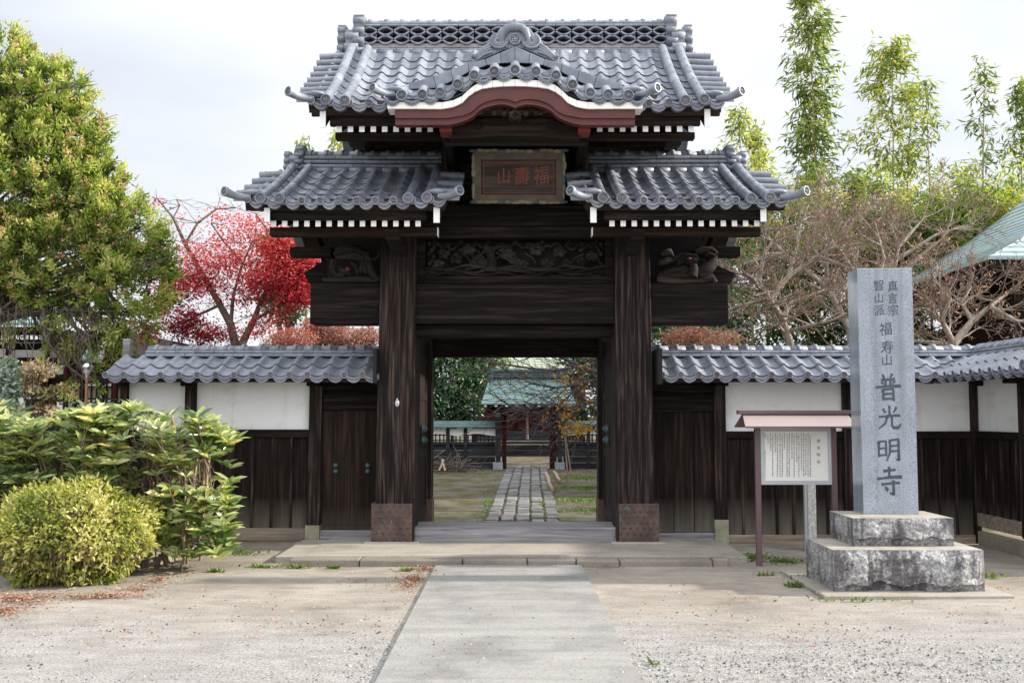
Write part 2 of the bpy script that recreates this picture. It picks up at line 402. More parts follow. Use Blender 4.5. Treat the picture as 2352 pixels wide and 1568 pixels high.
# ---------------------------------------------------------------- tiled roofs
class Slope:
    """a roof slope falling towards the viewer: t = 0 under the ridge, 1 at the eave; slightly hollow, corners lifted"""
    def __init__(s, YT, zT, YE, zE, conc=.05, xc=0, half=1e9, up=0): s.a = (YT, zT, YE, zE, conc, xc, half, up)
    def at(s, x, t):
        YT, zT, YE, zE, c, xc, h, up = s.a
        return YT + (YE - YT) * t, zT + (zE - zT) * t - c * 4 * t * (1 - t) * (zT - zE) * .5 + up * min(1, abs(x - xc) / h) ** 4 * t
    def pos(s, x, t, off=0):
        y, z = s.at(x, t); y2, z2 = s.at(x, t + .02); y1, z1 = s.at(x, t - .02)
        d = Vector((0, y2 - y1, z2 - z1)).normalized()
        return Vector((x, y + d.z * off, z - d.y * off))
HUMP = .38
def tile_h(u, A=.029, D=.021):
    if u < HUMP: return A * math.sin(math.pi * u / HUMP) ** .9
    return -D * math.sin(math.pi * (u - HUMP) / (1 - HUMP)) ** .8
def disc(mb, c, ax, r, ln=.05, mi=1):
    ax = Vector(ax).normalized()
    mb.lathe(c, ax, [(r, -ln), (r, -.004), (r * .96, 0), (r * .78, 0), (r * .74, -.012)], 16, 0, False); mb.lathe(c, ax, [(r * .74, -.012), (0, -.012)], 16, mi, False)
    A = ax.orthogonal().normalized(); B = ax.cross(A); c = Vector(c) - ax * .008
    for k in range(9):
        a = 2 * math.pi * k / 9; mb.ell(c + (A * math.cos(a) + B * math.sin(a)) * r * .58, r * .085, 0, 5, 3)
    for k in range(3):
        a = 2 * math.pi * k / 3
        mb.tube([c + (A * math.cos(a + q) + B * math.sin(a + q)) * r * (.1 + .13 * q) for q in (0, .7, 1.4, 2.1)], [r * .12, r * .1, r * .07, r * .02], 5, 0)
def tiles(mb, S, x0, x1, nc, nr, disc_r=.05, eave=True, lift=.017, jit=.003):
    w = (x1 - x0) / nc; us = [0, .06, .13, .19, .25, .32, .38, .48, .58, .69, .8, .9, 1.0]
    for i in range(nc):
        for j in range(nr):
            t0 = max(0, j / nr - .03 / nr); t1 = (j + 1) / nr + .12 / nr * (j < nr - 1)
            dx = R(-jit, jit); dl = R(-jit, jit) * .8; ov = 1.02
            a = []; b = []; c = []
            for u in us:
                x = x0 + (i + u * ov) * w + dx; h = tile_h(u)
                a.append(S.pos(x, t0, h + dl)); b.append(S.pos(x, t1, h + lift + dl)); c.append(S.pos(x, t1, h + lift - .02 + dl))
            n = len(us)
            mb.add(a + b, [(k, k + 1, n + k + 1, n + k) for k in range(n - 1)], 0, True)
            mb.add(b + c, [(k, k + 1, n + k + 1, n + k) for k in range(n - 1)], 1)  # lip in the darker tile: shade of the overlap painted in
        if eave:
            xc = x0 + (i + HUMP / 2) * w; p = S.pos(xc, 1.0, .016)
            disc(mb, p + Vector((0, -.022, -.004)), (0, -1, -.06), disc_r, .05)
            top = []; bot = []
            for k in range(9):
                u = HUMP * .8 + (1 - HUMP * .55) * k / 8; hh = tile_h(min(u, 1)) if u <= 1 else tile_h(u - 1)
                q = S.pos(x0 + (i + u) * w, 1.0, hh * 1.1 + .006); q.y -= .012
                top.append(q); bot.append(q + Vector((0, .006, -.052 - .012 * math.sin(math.pi * k / 8))))
            mb.add(top + bot, [(k, k + 1, 9 + k + 1, 9 + k) for k in range(8)], 0)
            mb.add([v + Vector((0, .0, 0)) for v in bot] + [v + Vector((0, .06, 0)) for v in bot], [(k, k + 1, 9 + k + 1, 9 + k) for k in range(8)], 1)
            for k in range(1, 8):                       # scrolls pressed into the eave plate
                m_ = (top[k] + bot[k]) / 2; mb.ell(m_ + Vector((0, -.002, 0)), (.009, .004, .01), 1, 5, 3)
def roll(mb, S, x, t0=0, t1=1.0, r=.054, off=.04, dr=.06, step=.22):
    ln = (S.pos(x, t0) - S.pos(x, t1)).length; n = max(2, int(ln / step))
    for k in range(n):                                  # each barrel tile a little wider at its lower end
        a = t0 + (t1 - t0) * k / n; b = t0 + (t1 - t0) * (k + 1) / n
        mb.tube([S.pos(x, a - .004, off), S.pos(x, (a + b) / 2, off), S.pos(x, b, off)], [r * .98, r * .99, r * 1.01], 14, 0, True, False)
        m_ = S.pos(x, b - .15 / n, off + r); mb.ell(m_, .008, 0, 5, 3)
    p = S.pos(x, t1, off); d = (S.pos(x, t1, 0) - S.pos(x, t1 - .05, 0)).normalized()
    disc(mb, p + d * .03 + Vector((0, -.01, 0)), (0, -1, -.03), dr, .07)
def course(mb, x0, x1, yc, hw, z0, z1, piece=.26, mi=0, rnd=False, ph=0.):
    """a course of flat ridge tiles, laid in pieces with open joints"""
    x = x0 - ph * piece
    while x < x1 - 1e-4:
        a = max(x, x0) + .0025; b = min(x + piece, x1) - .0025
        if b - a > .01:
            if rnd:
                pr = [(yc - hw + (1 - math.cos(q)) * 0 - math.sin(q) * (z1 - z0) * .3, z0 + (z1 - z0) * (1 - math.cos(q)) / 2) for q in [math.pi * k / 6 for k in range(7)]]
                pr = pr + [(2 * yc - y, z) for y, z in reversed(pr)]
                mb.prism(pr, a, b, 'x', mi, True)
            else:
                mb.prism([(yc - hw, z0 + R(0, .003)), (yc - hw - .006, z0 + .5 * (z1 - z0)), (yc - hw, z1), (yc + hw, z1), (yc + hw + .006, z0 + .5 * (z1 - z0)), (yc + hw, z0)], a, b, 'x', mi)
        x += piece
def ridge_cap(mb, x0, x1, yc, r, z0, h, pitch=.2, band=.05):
    pr = [(yc + r * math.cos(a), z0 + h * math.sin(a)) for a in [math.pi * k / 10 for k in range(11)]]
    x = x0
    while x < x1 - .01:
        b = min(x + pitch, x1); mb.prism(pr, x + .001, b - .001, 'x', 0, True); x = b
    pb = [(yc + (r + .012) * math.cos(a), z0 + (h + .02) * math.sin(a)) for a in [math.pi * k / 10 for k in range(11)]]
    n = int(round((x1 - x0) / pitch))
    for k in range(n):
        xx = x0 + pitch * (k + .5); mb.prism(pb, xx - band / 2, xx + band / 2, 'x', 0, True)
def ridge_ornament(mb, x, s, YR, z0, z1, w=.16, hw=.16):
    """end tile of a ridge: two scalloped slabs seen edge on, the outer one smaller; s = +1 faces right"""
    def slab(xa, xb, za, zb, k, ww):
        h = (zb - za) / k
        for i in range(k):
            zc = za + h * (i + .5); f = ww * (.82 + .25 * (k - 1 - i) / max(1, k - 1))
            pr = []
            for q in range(17):
                a = 2 * math.pi * q / 16; pr.append((YR + f * math.cos(a) * (1 if abs(math.cos(a)) < .9 else 1), zc + h * .62 * math.sin(a)))
            mb.prism(pr[:-1], xa, xb, 'x', 0, True)
        mb.box(xa + .004 * s, xb - .004 * s, YR - ww * .7, YR + ww * .7, za, zb, 0)
    H = z1 - z0
    slab(x, x + s * w * .6, z0 - .02, z1, 4, hw)
    slab(x + s * w * .28, x + s * w, z0 - .13, z0 + H * .62, 3, hw * 1.15)
    slab(x + s * w, x + s * w * 1.45, z0 - .07, z0 + H * .78, 4, hw * .8)
def side_tiles(mb, S, x, s, n, t0=.06, t1=.93, ln=.15, r=.045):
    """verge tiles: short half round tiles laid pointing outwards down the gable edge"""
    for k in range(n):
        t = t0 + (t1 - t0) * (k + .5) / n; p = S.pos(x, t, .0)
        mb.tube([p + Vector((-s * .16, 0, .035)), p + Vector((s * ln * .55, 0, .02)), p + Vector((s * ln, 0, .012))], [r * .9, r * .98, r * 1.12], 10, 0, True, True)
        mb.ell(p + Vector((s * ln * .55, -.01, r + .018)), .008, 0, 5, 3)
        a = S.pos(x, t - .5 * (t1 - t0) / n, -.03); b = S.pos(x, t + .5 * (t1 - t0) / n, -.03)
        mb.hexa([a, a + Vector((s * ln, 0, 0)), b + Vector((s * ln, 0, 0)), b], [v + Vector((0, 0, .035)) for v in (a, a + Vector((s * ln, 0, 0)), b + Vector((s * ln, 0, 0)), b)], 0)
def corner_roll(mb, p, s, ln=.27, r=.042, lift=.05, fy=-.07):
    pts = [p, p + Vector((s * ln * .45, -.035, -.008)), p + Vector((s * ln * .8, -.095, lift * .1)), p + Vector((s * ln, -.16, lift * .4))]
    mb.tube(pts, [r * .85, r * .9, r * 1.0, r * 1.18], 12, 0, True, False)
    disc(mb, pts[-1] + Vector((s * .016, -.014, .004)), (s * .62, -.78, .06), r * 1.28, .035)
    mb.ell(p + Vector((-s * .02, .02, .05)), (.11, .08, .034), 0, 10, 6)

def gable_roof(gate, name, label, x0, x1, sl, YR, rolls, ncol, nrow, vl, vr, deck=.09, big=.06, pitch_disc=.044):
    """roof part: tiling with its own mesh; verge rolls, verge tiles, corner rolls, deck as sub-parts. vl / vr: number of verge tiles left / right"""
    S = Slope(*sl)
    mb = MB(); xs = sorted(rolls)
    mids = [x for x in xs]
    spans = [(x0, mids[0])] + list(zip(mids[:-1], mids[1:])) + [(mids[-1], x1)]
    cw = (max((b - a) for a, b in spans)) / ncol
    for a, b in spans: tiles(mb, S, a, b, max(1, round((b - a) / cw)), nrow, pitch_disc)
    k = len(mb.v); m2 = MB()
    for a, b in spans: tiles(m2, S, a, b, max(1, round((b - a) / cw)), nrow, pitch_disc)
    m2.xf(lambda x, y, z: (x, 2 * YR - y, z)); mb.add(m2.v, [], 0)
    for f, mi, sm in zip(m2.f, m2.mi, m2.sm): mb.f.append(tuple(k + i for i in f)); mb.mi.append(mi); mb.sm.append(sm)
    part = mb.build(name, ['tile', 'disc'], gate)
    if label: part['label'] = label
    for x in xs:
        m = MB(); roll(m, S, x, .0, 1.0, dr=big); m.build('verge_roll', ['tile', 'disc'], part)
        m = MB(); roll(m, S, x, .0, 1.0, dr=big); m.xf(lambda x, y, z: (x, 2 * YR - y, z)); m.build('verge_roll', ['tile', 'disc'], part)
    for x, s, n in ((x0, -1, vl), (x1, 1, vr)):
        if n:
            m = MB(); side_tiles(m, S, x, s, n); q = len(m.v); v = list(m.v); f = list(m.f)
            m.build('verge_tiling', ['tile', 'disc'], part)
            m = MB(); side_tiles(m, S, x, s, n); m.xf(lambda x, y, z: (x, 2 * YR - y, z)); m.build('verge_tiling', ['tile', 'disc'], part)
            m = MB(); corner_roll(m, S.pos(x - s * .06, .985, .035), s, .22); m.build('corner_roll', ['tile', 'disc'], part)
    m = MB()                                            # boards under the tiles
    for sg in (0, 1):
        st = len(m.v); N = 8; ring = []
        for k in range(N + 1):
            t = k / N * .985
            ring.append((S.pos(x0, t, -.03), S.pos(x1, t, -.03), S.pos(x1, t, -.03 - deck), S.pos(x0, t, -.03 - deck)))
        for k in range(N): m.hexa(ring[k], ring[k + 1])
        if sg: m.xf(lambda x, y, z: (x, 2 * YR - y, z), st)
    m.build('roof_deck', 'wood_brown', part)
    return part, S
def rafters(part, xs, w, zt, zb, Yf, Yb, slope, rear=None):
    for x in xs:
        m = MB(); ln = Yb - Yf
        fr = [(x - w / 2, Yf, zb), (x + w / 2, Yf, zb), (x + w / 2, Yf, zt), (x - w / 2, Yf, zt)]
        bk = [(a, Yb, c + ln * slope) for a, _, c in fr]
        m.add(fr + bk, [(3, 2, 6, 7), (0, 4, 5, 1), (1, 5, 6, 2), (0, 3, 7, 4), (4, 7, 6, 5)], 0)
        m.add(fr, [(0, 1, 2, 3)], 1)
        if rear: m.xf(lambda x, y, z: (x, 2 * rear - y, z))
        m.build('rafter', ['wood_brown', 'white'], part)
def bargeboard(part, S, x, s, YR, th=.06, dep=.2, t0=.0):
    for sg in (0, 1):
        m = MB(); N = 8; rg = []
        for k in range(N + 1):
            t = t0 + (.97 - t0) * k / N; a = S.pos(x, t, -.06); d = dep * (.85 + .25 * t)
            if k == 0: a.y = YR; b_ = S.pos(x, 0, -.06); a.z = b_.z + (YR - b_.y) * .5
            rg.append((a, a + Vector((s * th, 0, 0)), a + Vector((s * th, 0, -d)), a + Vector((0, 0, -d))))
        for k in range(N): m.hexa(rg[k], rg[k + 1], 0)
        q = rg[-1]; yf = q[0].y
        m.box(q[0].x, q[1].x, yf - .012, yf + .001, q[3].z - .005, q[0].z, 1)
        if sg: m.xf(lambda x, y, z: (x, 2 * YR - y, z))
        m.build('bargeboard', ['wood_brown', 'white'], part)
# ---------------------------------------------------------------- the gate
YP, YD, YR = 11.55, 12.05, 12.15                      # pillar front, pillar back, ridge line
C0 = 1183
def hx(a, Y): return abs(X(C0 + a, Y))                # half width, pixels from the axis -> metres
gate = thing('temple_gate', 'large dark timber temple gate with two tiers of grey tiled roofs and a red gable', 'temple gate', (0, YP, 0))
ZT = Z(1243, YP)                                      # top of the stones under the pillars
for s in (-1, 1):
    zt, zm = Z(500, YP), Z(1156, YP)
    a, b, c, d = hx(311, YP), hx(231, YP), hx(319, YP), hx(229, YP)
    m = MB(); m.hexa([(s * c, YP, ZT), (s * d, YP, ZT), (s * d, YD, ZT), (s * c, YD, ZT)], [(s * a, YP, zt), (s * b, YP, zt), (s * b, YD, zt), (s * a, YD, zt)])
    pl = m.build('pillar', 'wood_z', gate, bevel=.012)
    m = MB(); xa, xb = s * hx(326, YP), s * hx(233 if s < 0 else 235, YP)
    m.box(xa, xb, YP - .022, YD + .02, ZT, zm)
    for i in range(7):
        for j in range(6):
            px = xa + (xb - xa) * (j + .5 + (.22 if i % 2 else -.22)) / 6; pz = ZT + .03 + (zm - ZT - .05) * i / 6
            m.ell((px, YP - .023, pz), (.014, .012, .014), 1 if R(0, 1) < .3 else 2, 7, 5)
            if s < 0: m.ell((xb + .001, YP + .02 + (YD - YP) * (j + .5) / 6, pz), (.008, .011, .011), 0, 6, 4)
    m.build('base_plate', ['plate', 'copper', 'iron'], pl)
    bx(s * hx(340, YP), s * hx(216, YP), YP - .1, YD + .1, Z(1251, YP - .1), ZT).build('base_stone', 'platform', pl, bevel=.008)
    if s < 0:                                         # small oval metal tag on the left pillar
        m = MB(); q = V3(912, 926, YP - .012); m.ell(q, (.026, .01, .042), 0, 12, 8); m.ell(q + Vector((0, 0, .048)), (.01, .008, .014), 0, 8, 5)
        m.build('oval_tag', flat('dull zinc', (.42, .43, .45), .45, .15, 12, .05, .6), pl)
    m = MB()                                          # drying crack down the timber
    x = s * hx(268, YP); pts = [(x + .02 * math.sin(k * .9) + R(-.006, .006), YP - .0005, ZT + .46 + 2.35 * k / 14) for k in range(15)]
    for k in range(14):
        w0 = .004 + .006 * math.sin(math.pi * k / 14); p, q = pts[k], pts[k + 1]
        m.add([(p[0] - w0, p[1] - .001, p[2]), (p[0] + w0, p[1] - .001, p[2]), (q[0] + w0, q[1] - .001, q[2]), (q[0] - w0, q[1] - .001, q[2])], [(0, 1, 2, 3)])
    m.build('crack', 'void', pl)
    bx(s * hx(240, 13.3), s * hx(190, 13.3), 13.3, 13.6, .15, Z(770, 13.3)).build('rear_pillar', 'wood_z', gate, bevel=.01)
    bx(s * hx(243, 13.3), s * hx(188, 13.3), 13.28, 13.62, .1, .42).build('rear_pillar_plate', 'plate', gate)
# main lintel, with its ends standing out past the pillars
zl0, zl1 = Z(743, YP + .06), Z(651, YP + .06)
bx(-hx(473, YP + .06), hx(492, YP + .06), YP + .06, YP + .42, zl0, zl1).build('lintel', 'wood_x', gate, bevel=.01)
bx(-hx(231, YP), hx(231, YP), YP + .2, YP + .5, Z(772, YP + .2), zl0 - .003).build('lower_lintel', 'wood_x', gate, bevel=.006)
bx(-hx(245, 13.35), hx(245, 13.35), 13.35, 13.6, Z(819, 13.35), Z(760, 13.35)).build('rear_beam', 'wood_x', gate, bevel=.01)
m = MB()
for k in range(9): m.box(-1.12 + k * .25, -1.12 + k * .25 + .244, YP + .5, 13.9, zl1 + .02, zl1 + .05)
m.build('ceiling', 'wood_y', gate)
bx(-hx(232, YP + .07), hx(235, YP + .07), YP + .07, YP + .72, .07, Z(1211, YP + .07)).build('threshold', 'sill_grey', gate, bevel=.01)
# carved panel between the pillars
zc0, zc1 = Z(650, YP + .2), Z(545, YP + .2)
yc = YP + .2; xo, xi = hx(231, yc), hx(208, yc); zi0, zi1 = Z(634, yc), Z(548, yc)
m = MB(); m.box(-xo, xo, yc + .22, yc + .25, zc0, zc1)
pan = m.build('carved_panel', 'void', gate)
m = MB(); m.box(-xo, -xi, yc, yc + .22, zc0, zc1); m.box(xi, xo, yc, yc + .22, zc0, zc1); m.box(-xi, xi, yc, yc + .22, zc0, zi0)
m.build('panel_frame', 'wood_x', pan, bevel=.004)
m = MB(); yq = yc + .06; rr = random.Random(3); H = zi1 - zi0; Wd = 2 * xi
def cu(u, v, d=0): return Vector((-xi + u * Wd, yq + d, zi0 + v * H))
for k in range(7):                                    # rolling ground along the foot
    pts = [cu(q / 26, .06 + .035 * k % .2 + .05 * math.sin(q * .9 + k * 1.7) + .03 * math.sin(q * .37 + k), .02 - .008 * k) for q in range(27)]
    m.tube(pts, [.016 + .007 * math.sin(q * 1.3 + k) for q in range(27)], 6)
m.tube([cu(.365, .12), cu(.37, .45), cu(.355, .75), cu(.33, .82)], [.085, .055, .06, .035], 9); m.tube([cu(.36, .7), cu(.41, .82), cu(.46, .8)], [.04, .025, .012], 7)
for u, v in ((.07, .36), (.17, .5), (.29, .45), (.34, .3), (.5, .42), (.55, .33), (.68, .33), (.79, .36), (.87, .4), (.93, .55), (.62, .75), (.1, .62), (.75, .68), (.24, .72), (.46, .62)):
    sc = rr.uniform(.75, 1.15)                        # broad lobed peony leaves
    for k in range(5):
        a = rr.uniform(0, .4) + k * 1.25; q = cu(u, v, rr.uniform(-.01, .03)) + Vector((math.cos(a) * .045 * sc, 0, math.sin(a) * .035 * sc))
        m.ell(q, (.05 * sc, .022, .036 * sc), 0, 9, 6, Matrix.Rotation(a * .7, 3, 'Y'))
for k in range(13):                                   # winding stems and clouds along the top
    u = .03 + k * .075; pts = [cu(u + .012 * q, .84 + .07 * math.sin(q * .8 + k * 2.1) - .03 * (k % 3), .02) for q in range(8)]
    m.tube(pts, [.012, .02, .022, .02, .018, .016, .012, .006], 6)
    c = cu(u + .02, .9 - .06 * (k % 2)); m.tube([c + Vector((math.cos(a) * .028 * (1 - a / 9), -.02, math.sin(a) * .028 * (1 - a / 9))) for a in [q * .6 for q in range(13)]], .009, 5)
for k in range(9):
    a = cu(rr.uniform(.1, .9), rr.uniform(.2, .4)); b = cu(rr.uniform(.1, .9), rr.uniform(.6, .85)); b.x = a.x + rr.uniform(-.3, .3)
    m.tube([a, (a + b) / 2 + Vector((rr.uniform(-.06, .06), 0, 0)), b], [.012, .016, .01], 6)
for k in range(10): m.ell(cu(.02 + .012 * (k % 3), .08 + .09 * k), (.03, .02, .03), 0, 7, 5); m.ell(cu(.98 - .012 * (k % 3), .08 + .09 * k), (.03, .02, .03), 0, 7, 5)
m.build('carving', 'carve', pan)
# beams and boarding above it, up to the name plaque
bx(-hx(250, YP + .1), hx(250, YP + .1), YP + .1, YP + .4, Z(519, YP + .1), Z(470, YP + .1)).build('tie_beam', 'wood_x', gate, bevel=.006)
bx(-hx(232, YP + .12), hx(232, YP + .12), YP + .12, YP + .42, Z(546, YP + .12), Z(520.5, YP + .12)).build('tie_beam', 'wood_x', gate, bevel=.006)
m = MB()
for k in range(5): m.box(-.7, .7, 11.85, 11.9, Z(480, 11.85) + k * .21, Z(480, 11.85) + k * .21 + .206)
m.build('back_boarding', 'wood_x', gate)
for s in (-1, 1):
    bx(s * .7, s * .88, 11.68, 11.9, Z(480, 11.7), Z(285, 11.7)).build('tower_post', 'wood_z', gate, bevel=.006)
    m = MB(); a, b = hx(144, 11), hx(165, 11)         # bracket arm reaching forward to the curved gable
    m.prism([(11.68, Z(345, 11.6)), (11.68, Z(385, 11.6)), (11.3, Z(372, 11.2)), (10.75, Z(330, 10.75)), (10.35, Z(303, 10.35)), (10.35, Z(289, 10.35)), (11.68, Z(289, 10.35) + .05)], s * a, s * b, 'x')
    m.build('bracket_arm', 'wood_y', gate, bevel=.006)
    bx(s * hx(148, 10.3), s * hx(176, 10.3), 10.3, 10.55, Z(302, 10.3), Z(287, 10.3)).build('bracket_cap', 'bengara_hi', gate, bevel=.005)
zb = Z(346, 12.0)
m = MB(); m.box(-1.8, -.89, 11.95, 12.0, zb + .05, 5.2); m.box(.89, 1.8, 11.95, 12.0, zb + .05, 5.2); m.box(-.9, .9, 11.95, 12.0, zb, 5.3)
for k in range(22):
    x = -1.8 + k * .17
    if abs(x) > .92: m.box(x, x + .05, 11.9, 11.952, zb + .04, 5.15)
m.build('upper_wall', 'wood_brown', gate)

# ---- upper roof
ZE, ZTp = Z(243, 10.35), Z(119, 11.9)
up, S = gable_roof(gate, 'upper_roof', None, -2.2, 2.2, (11.9, ZTp, 10.35, ZE, .1, 0, 2.1, .04), YR, [-2.0, -1.80, 1.80, 2.0], 17, 8, 8, 8)
m = MB(); z = ZTp - .03                               # ridge: courses, pierced band, courses, cap
xr = 1.9
course(m, -xr, xr, YR, .2, z, z + .075, .2, rnd=True)
for k in range(2): course(m, -xr, xr, YR, .165 - .01 * k, z + .08 + k * .028, z + .104 + k * .028, .22, ph=.4 * k)
zl = z + .165; zlt = Z(62, 12.0) - .0
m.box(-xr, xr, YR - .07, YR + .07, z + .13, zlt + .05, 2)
m.box(-xr, xr, YR - .135, YR - .06, z + .138, zl + .012, 3)
Hh = (zlt - zl) / 2; nL = 19; w = 2 * xr / nL
for side in (-1, 1):
    for row in range(2):
        for k in range(nL):
            x0 = -xr + k * w; zc = zl + Hh * (row + .5)
            for up_ in (-1, 1):
                pts = [Vector((x0 + w * q / 8, YR + side * .118, zc + up_ * Hh * .45 * math.sin(math.pi * q / 8))) for q in range(9)]
                for q in range(8):
                    a, b = pts[q], pts[q + 1]; t = Vector((0, 0, .0115)); d = Vector((0, .045, 0))
                    m.hexa([a - t - d, b - t - d, b - t + d, a - t + d], [a + t - d, b + t - d, b + t + d, a + t + d], 0)
            if row == 0 and k % 2 == 0:
                m.box(x0 + w - .028, x0 + w - .012, YR + side * .1 - .03, YR + side * .1 + .03, zc - .02, zc + Hh + .02, 0)
zt = zlt + .004
for k in range(2): course(m, -xr, xr, YR, .15 + .012 * (1 - k), zt + k * .034, zt + .03 + k * .034, .24, ph=.5 * k)
ridge_cap(m, -xr, xr, YR, .1, zt + .07, .055, 2 * xr / 19, .05)
m.build('ridge', ['tile', 'disc', 'void', 'sawn'], up)
for s in (-1, 1):
    m = MB(); ridge_ornament(m, s * (xr - .04), s, YR, z + .0, Z(36, 12.0), .23, .26); m.build('ridge_ornament', 'tile', up)
    bargeboard(up, S, s * 2.02, s, YR, .062, .2)
    m = MB(); m.prism([(YR, ZTp - .1)] + [(S.pos(0, t, -.16).y, S.pos(0, t, -.16).z) for t in (.3, .6, .9)] + [(2 * YR - S.pos(0, t, -.16).y, S.pos(0, t, -.16).z) for t in (.9, .6, .3)], s * 1.86, s * 1.9, 'x')
    m.build('gable_wall', 'wood_brown', up)
def sym(a, Y): return hx(a, Y)
bx(-sym(476, 10.42), sym(479, 10.42), 10.42, 10.47, Z(265, 10.42), Z(252, 10.42)).build('eave_board', 'wood_brown', up)
bx(-sym(433, 10.48), sym(433, 10.48), 10.48, 10.55, Z(287, 10.48), Z(265.5, 10.48)).build('fascia', 'wood_x', up)
zt_, zb_ = Z(288, 10.53), Z(303, 10.53)
xs = [X(772.5 + 26.6 * k, 10.53) for k in range(9)]
rafters(up, xs + [-x for x in xs], .058, zt_, zb_, 10.53, 11.9, .42)
bx(-sym(418, 10.85), sym(418, 10.85), 10.8, 10.92, Z(318.5, 10.8), Z(303.5, 10.8)).build('purlin', 'wood_brown', up, bevel=.006)
for s in (-1, 1):                                     # carved beam ends under the gable corners
    m = MB(); m.prism([(s * 1.72, Z(345, 11.3)), (s * 1.9, Z(338, 11.3)), (s * 1.93, Z(322, 11.3)), (s * 1.72, Z(316, 11.3))], 11.2, 11.34, 'y'); m.build('beam_end', 'carve', up, bevel=.01)

# ---- curved gable (karahafu) on the front of the upper roof
YK = 10.15
def half(pts): return [(C0 - 0 + (x - 1182), y) for x, y in pts]
trim = [(889, 236), (955, 236), (1015, 236.5), (1040, 232), (1060, 223), (1076, 207), (1090, 197), (1107, 190), (1130, 186.5), (1155, 184.6), (1182, 184)]
def mir(pts): return pts + [(2364 - x, y) for x, y in reversed(pts[:-1])]
def xz(pts, Y): return [P(x + 1, y, Y) for x, y in pts]
kg = MB(); tp = mir(trim); n = len(tp)
# tiles: a sheet following the curve, with rolls and round ends on its front edge
up_pts = xz([(x, y - 7) for x, y in tp], YK)
for i in range(n - 1):
    a, b = up_pts[i], up_pts[i + 1]
    kg.add([(a[0], YK - .03, a[1]), (b[0], YK - .03, b[1]), (b[0], 10.9, b[1] + .1), (a[0], 10.9, a[1] + .1)], [(0, 1, 2, 3)], 0, True)
curve_part = kg.build('curved_gable', ['tile', 'disc'], gate)
m = MB(); lo = [(x, y + 15) for x, y in tp]
for i in range(n - 1):
    a, b = P(tp[i][0] + 1.3, tp[i][1], YK), P(tp[i + 1][0] + .7, tp[i + 1][1], YK); c, d = P(lo[i + 1][0] + .7, lo[i + 1][1], YK), P(lo[i][0] + 1.3, lo[i][1], YK)
    m.hexa([(d[0], YK - .02, d[1]), (c[0], YK - .02, c[1]), (c[0], YK + .2, c[1]), (d[0], YK + .2, d[1])], [(a[0], YK - .02, a[1]), (b[0], YK - .02, b[1]), (b[0], YK + .2, b[1]), (a[0], YK + .2, a[1])])
m.build('white_trim', 'gofun', curve_part)
redlow = [(906, 286), (960, 286), (1028, 286), (1050, 282), (1067, 276), (1080, 270), (1088, 265), (1092, 260), (1098, 254), (1110, 247.5), (1127, 242), (1145, 239), (1158, 239), (1172, 242), (1182, 247)]
redtop = [(906, 251), (955, 251), (1015, 251.5), (1040, 247), (1060, 238), (1076, 222), (1090, 212), (1107, 205), (1130, 201.5), (1155, 199.6), (1182, 199)]
def strip(m, A, B, y0, y1, mi=0, N=40):
    def samp(Q, x): return np.interp(x, [q[0] for q in Q], [q[1] for q in Q])
    xs_ = np.linspace(A[0][0], A[-1][0], N); xs_ = list(xs_) + [2364 - x for x in xs_[::-1][1:]]
    fa = [P(x + 1, samp(A, x if x <= 1182 else 2364 - x), YK) for x in xs_]; fb = [P(x + 1, samp(B, x if x <= 1182 else 2364 - x), YK) for x in xs_]
    for i in range(len(xs_) - 1):
        m.hexa([(fb[i][0], y0, fb[i][1]), (fb[i + 1][0], y0, fb[i + 1][1]), (fb[i + 1][0], y1, fb[i + 1][1]), (fb[i][0], y1, fb[i][1])],
               [(fa[i][0], y0, fa[i][1]), (fa[i + 1][0], y0, fa[i + 1][1]), (fa[i + 1][0], y1, fa[i + 1][1]), (fa[i][0], y1, fa[i][1])], mi)
m = MB(); strip(m, redtop, redlow, YK + .03, YK + .12)
red2 = [(x, y - (15 if x < 1060 else 12)) for x, y in redlow]; strip(m, redtop, red2, YK + .008, YK + .03)
strip(m, [(x, y - 3) for x, y in redlow], redlow, YK + .016, YK + .03)
m.build('red_bargeboard', 'bengara', curve_part)
dz = [(921, 218), (968, 217), (1009, 213), (1050, 194), (1088, 173), (1134, 164)]
m = MB()
for x, y in [(1182, 160)] + dz + [(2364 - x, y) for x, y in dz]:
    q = V3(x + 1, y, YK - .06); m.tube([q + Vector((0, .02, 0)), q + Vector((0, .12, .055)), q + Vector((0, .24, .13))], [.054, .052, .05], 12, 0, True, False)
    disc(m, q, (0, -1, -.03), .058, .05)
al = sorted([(x, y) for x, y in dz + [(1182, 160)] + [(2364 - x, y) for x, y in dz]]); al = [(880, 219)] + al + [(1484, 219)]
for (xa, ya), (xb, yb) in zip(al[:-1], al[1:]):       # pan tiles between the rolls
    N = 8; T = []
    for k in range(N + 1):
        u = k / N; q = V3(xa + (xb - xa) * u + 1, ya + (yb - ya) * u + 3 + 13 * math.sin(math.pi * u), YK - .045); T.append(q)
    m.add(T + [q + Vector((0, .32, .2)) for q in T], [(k, k + 1, N + 2 + k, N + 1 + k) for k in range(N)], 0, True)
    m.add(T + [q + Vector((0, .012, -.04)) for q in T], [(k, k + 1, N + 2 + k, N + 1 + k) for k in range(N)], 0)
    for k in range(1, N): m.ell((T[k] + T[k] + Vector((0, .012, -.04))) / 2 + Vector((0, -.003, 0)), (.009, .004, .009), 1, 5, 3)
    T2 = [q + Vector((0, .13, .105)) for q in T]; m.add(T2 + [q + Vector((0, .22, .13)) for q in T2], [(k, k + 1, N + 2 + k, N + 1 + k) for k in range(N)], 0, True)
    m.add(T2 + [q + Vector((0, 0, -.02)) for q in T2], [(k, k + 1, N + 2 + k, N + 1 + k) for k in range(N)], 0)
m.build('gable_tiling', ['tile', 'disc'], curve_part)
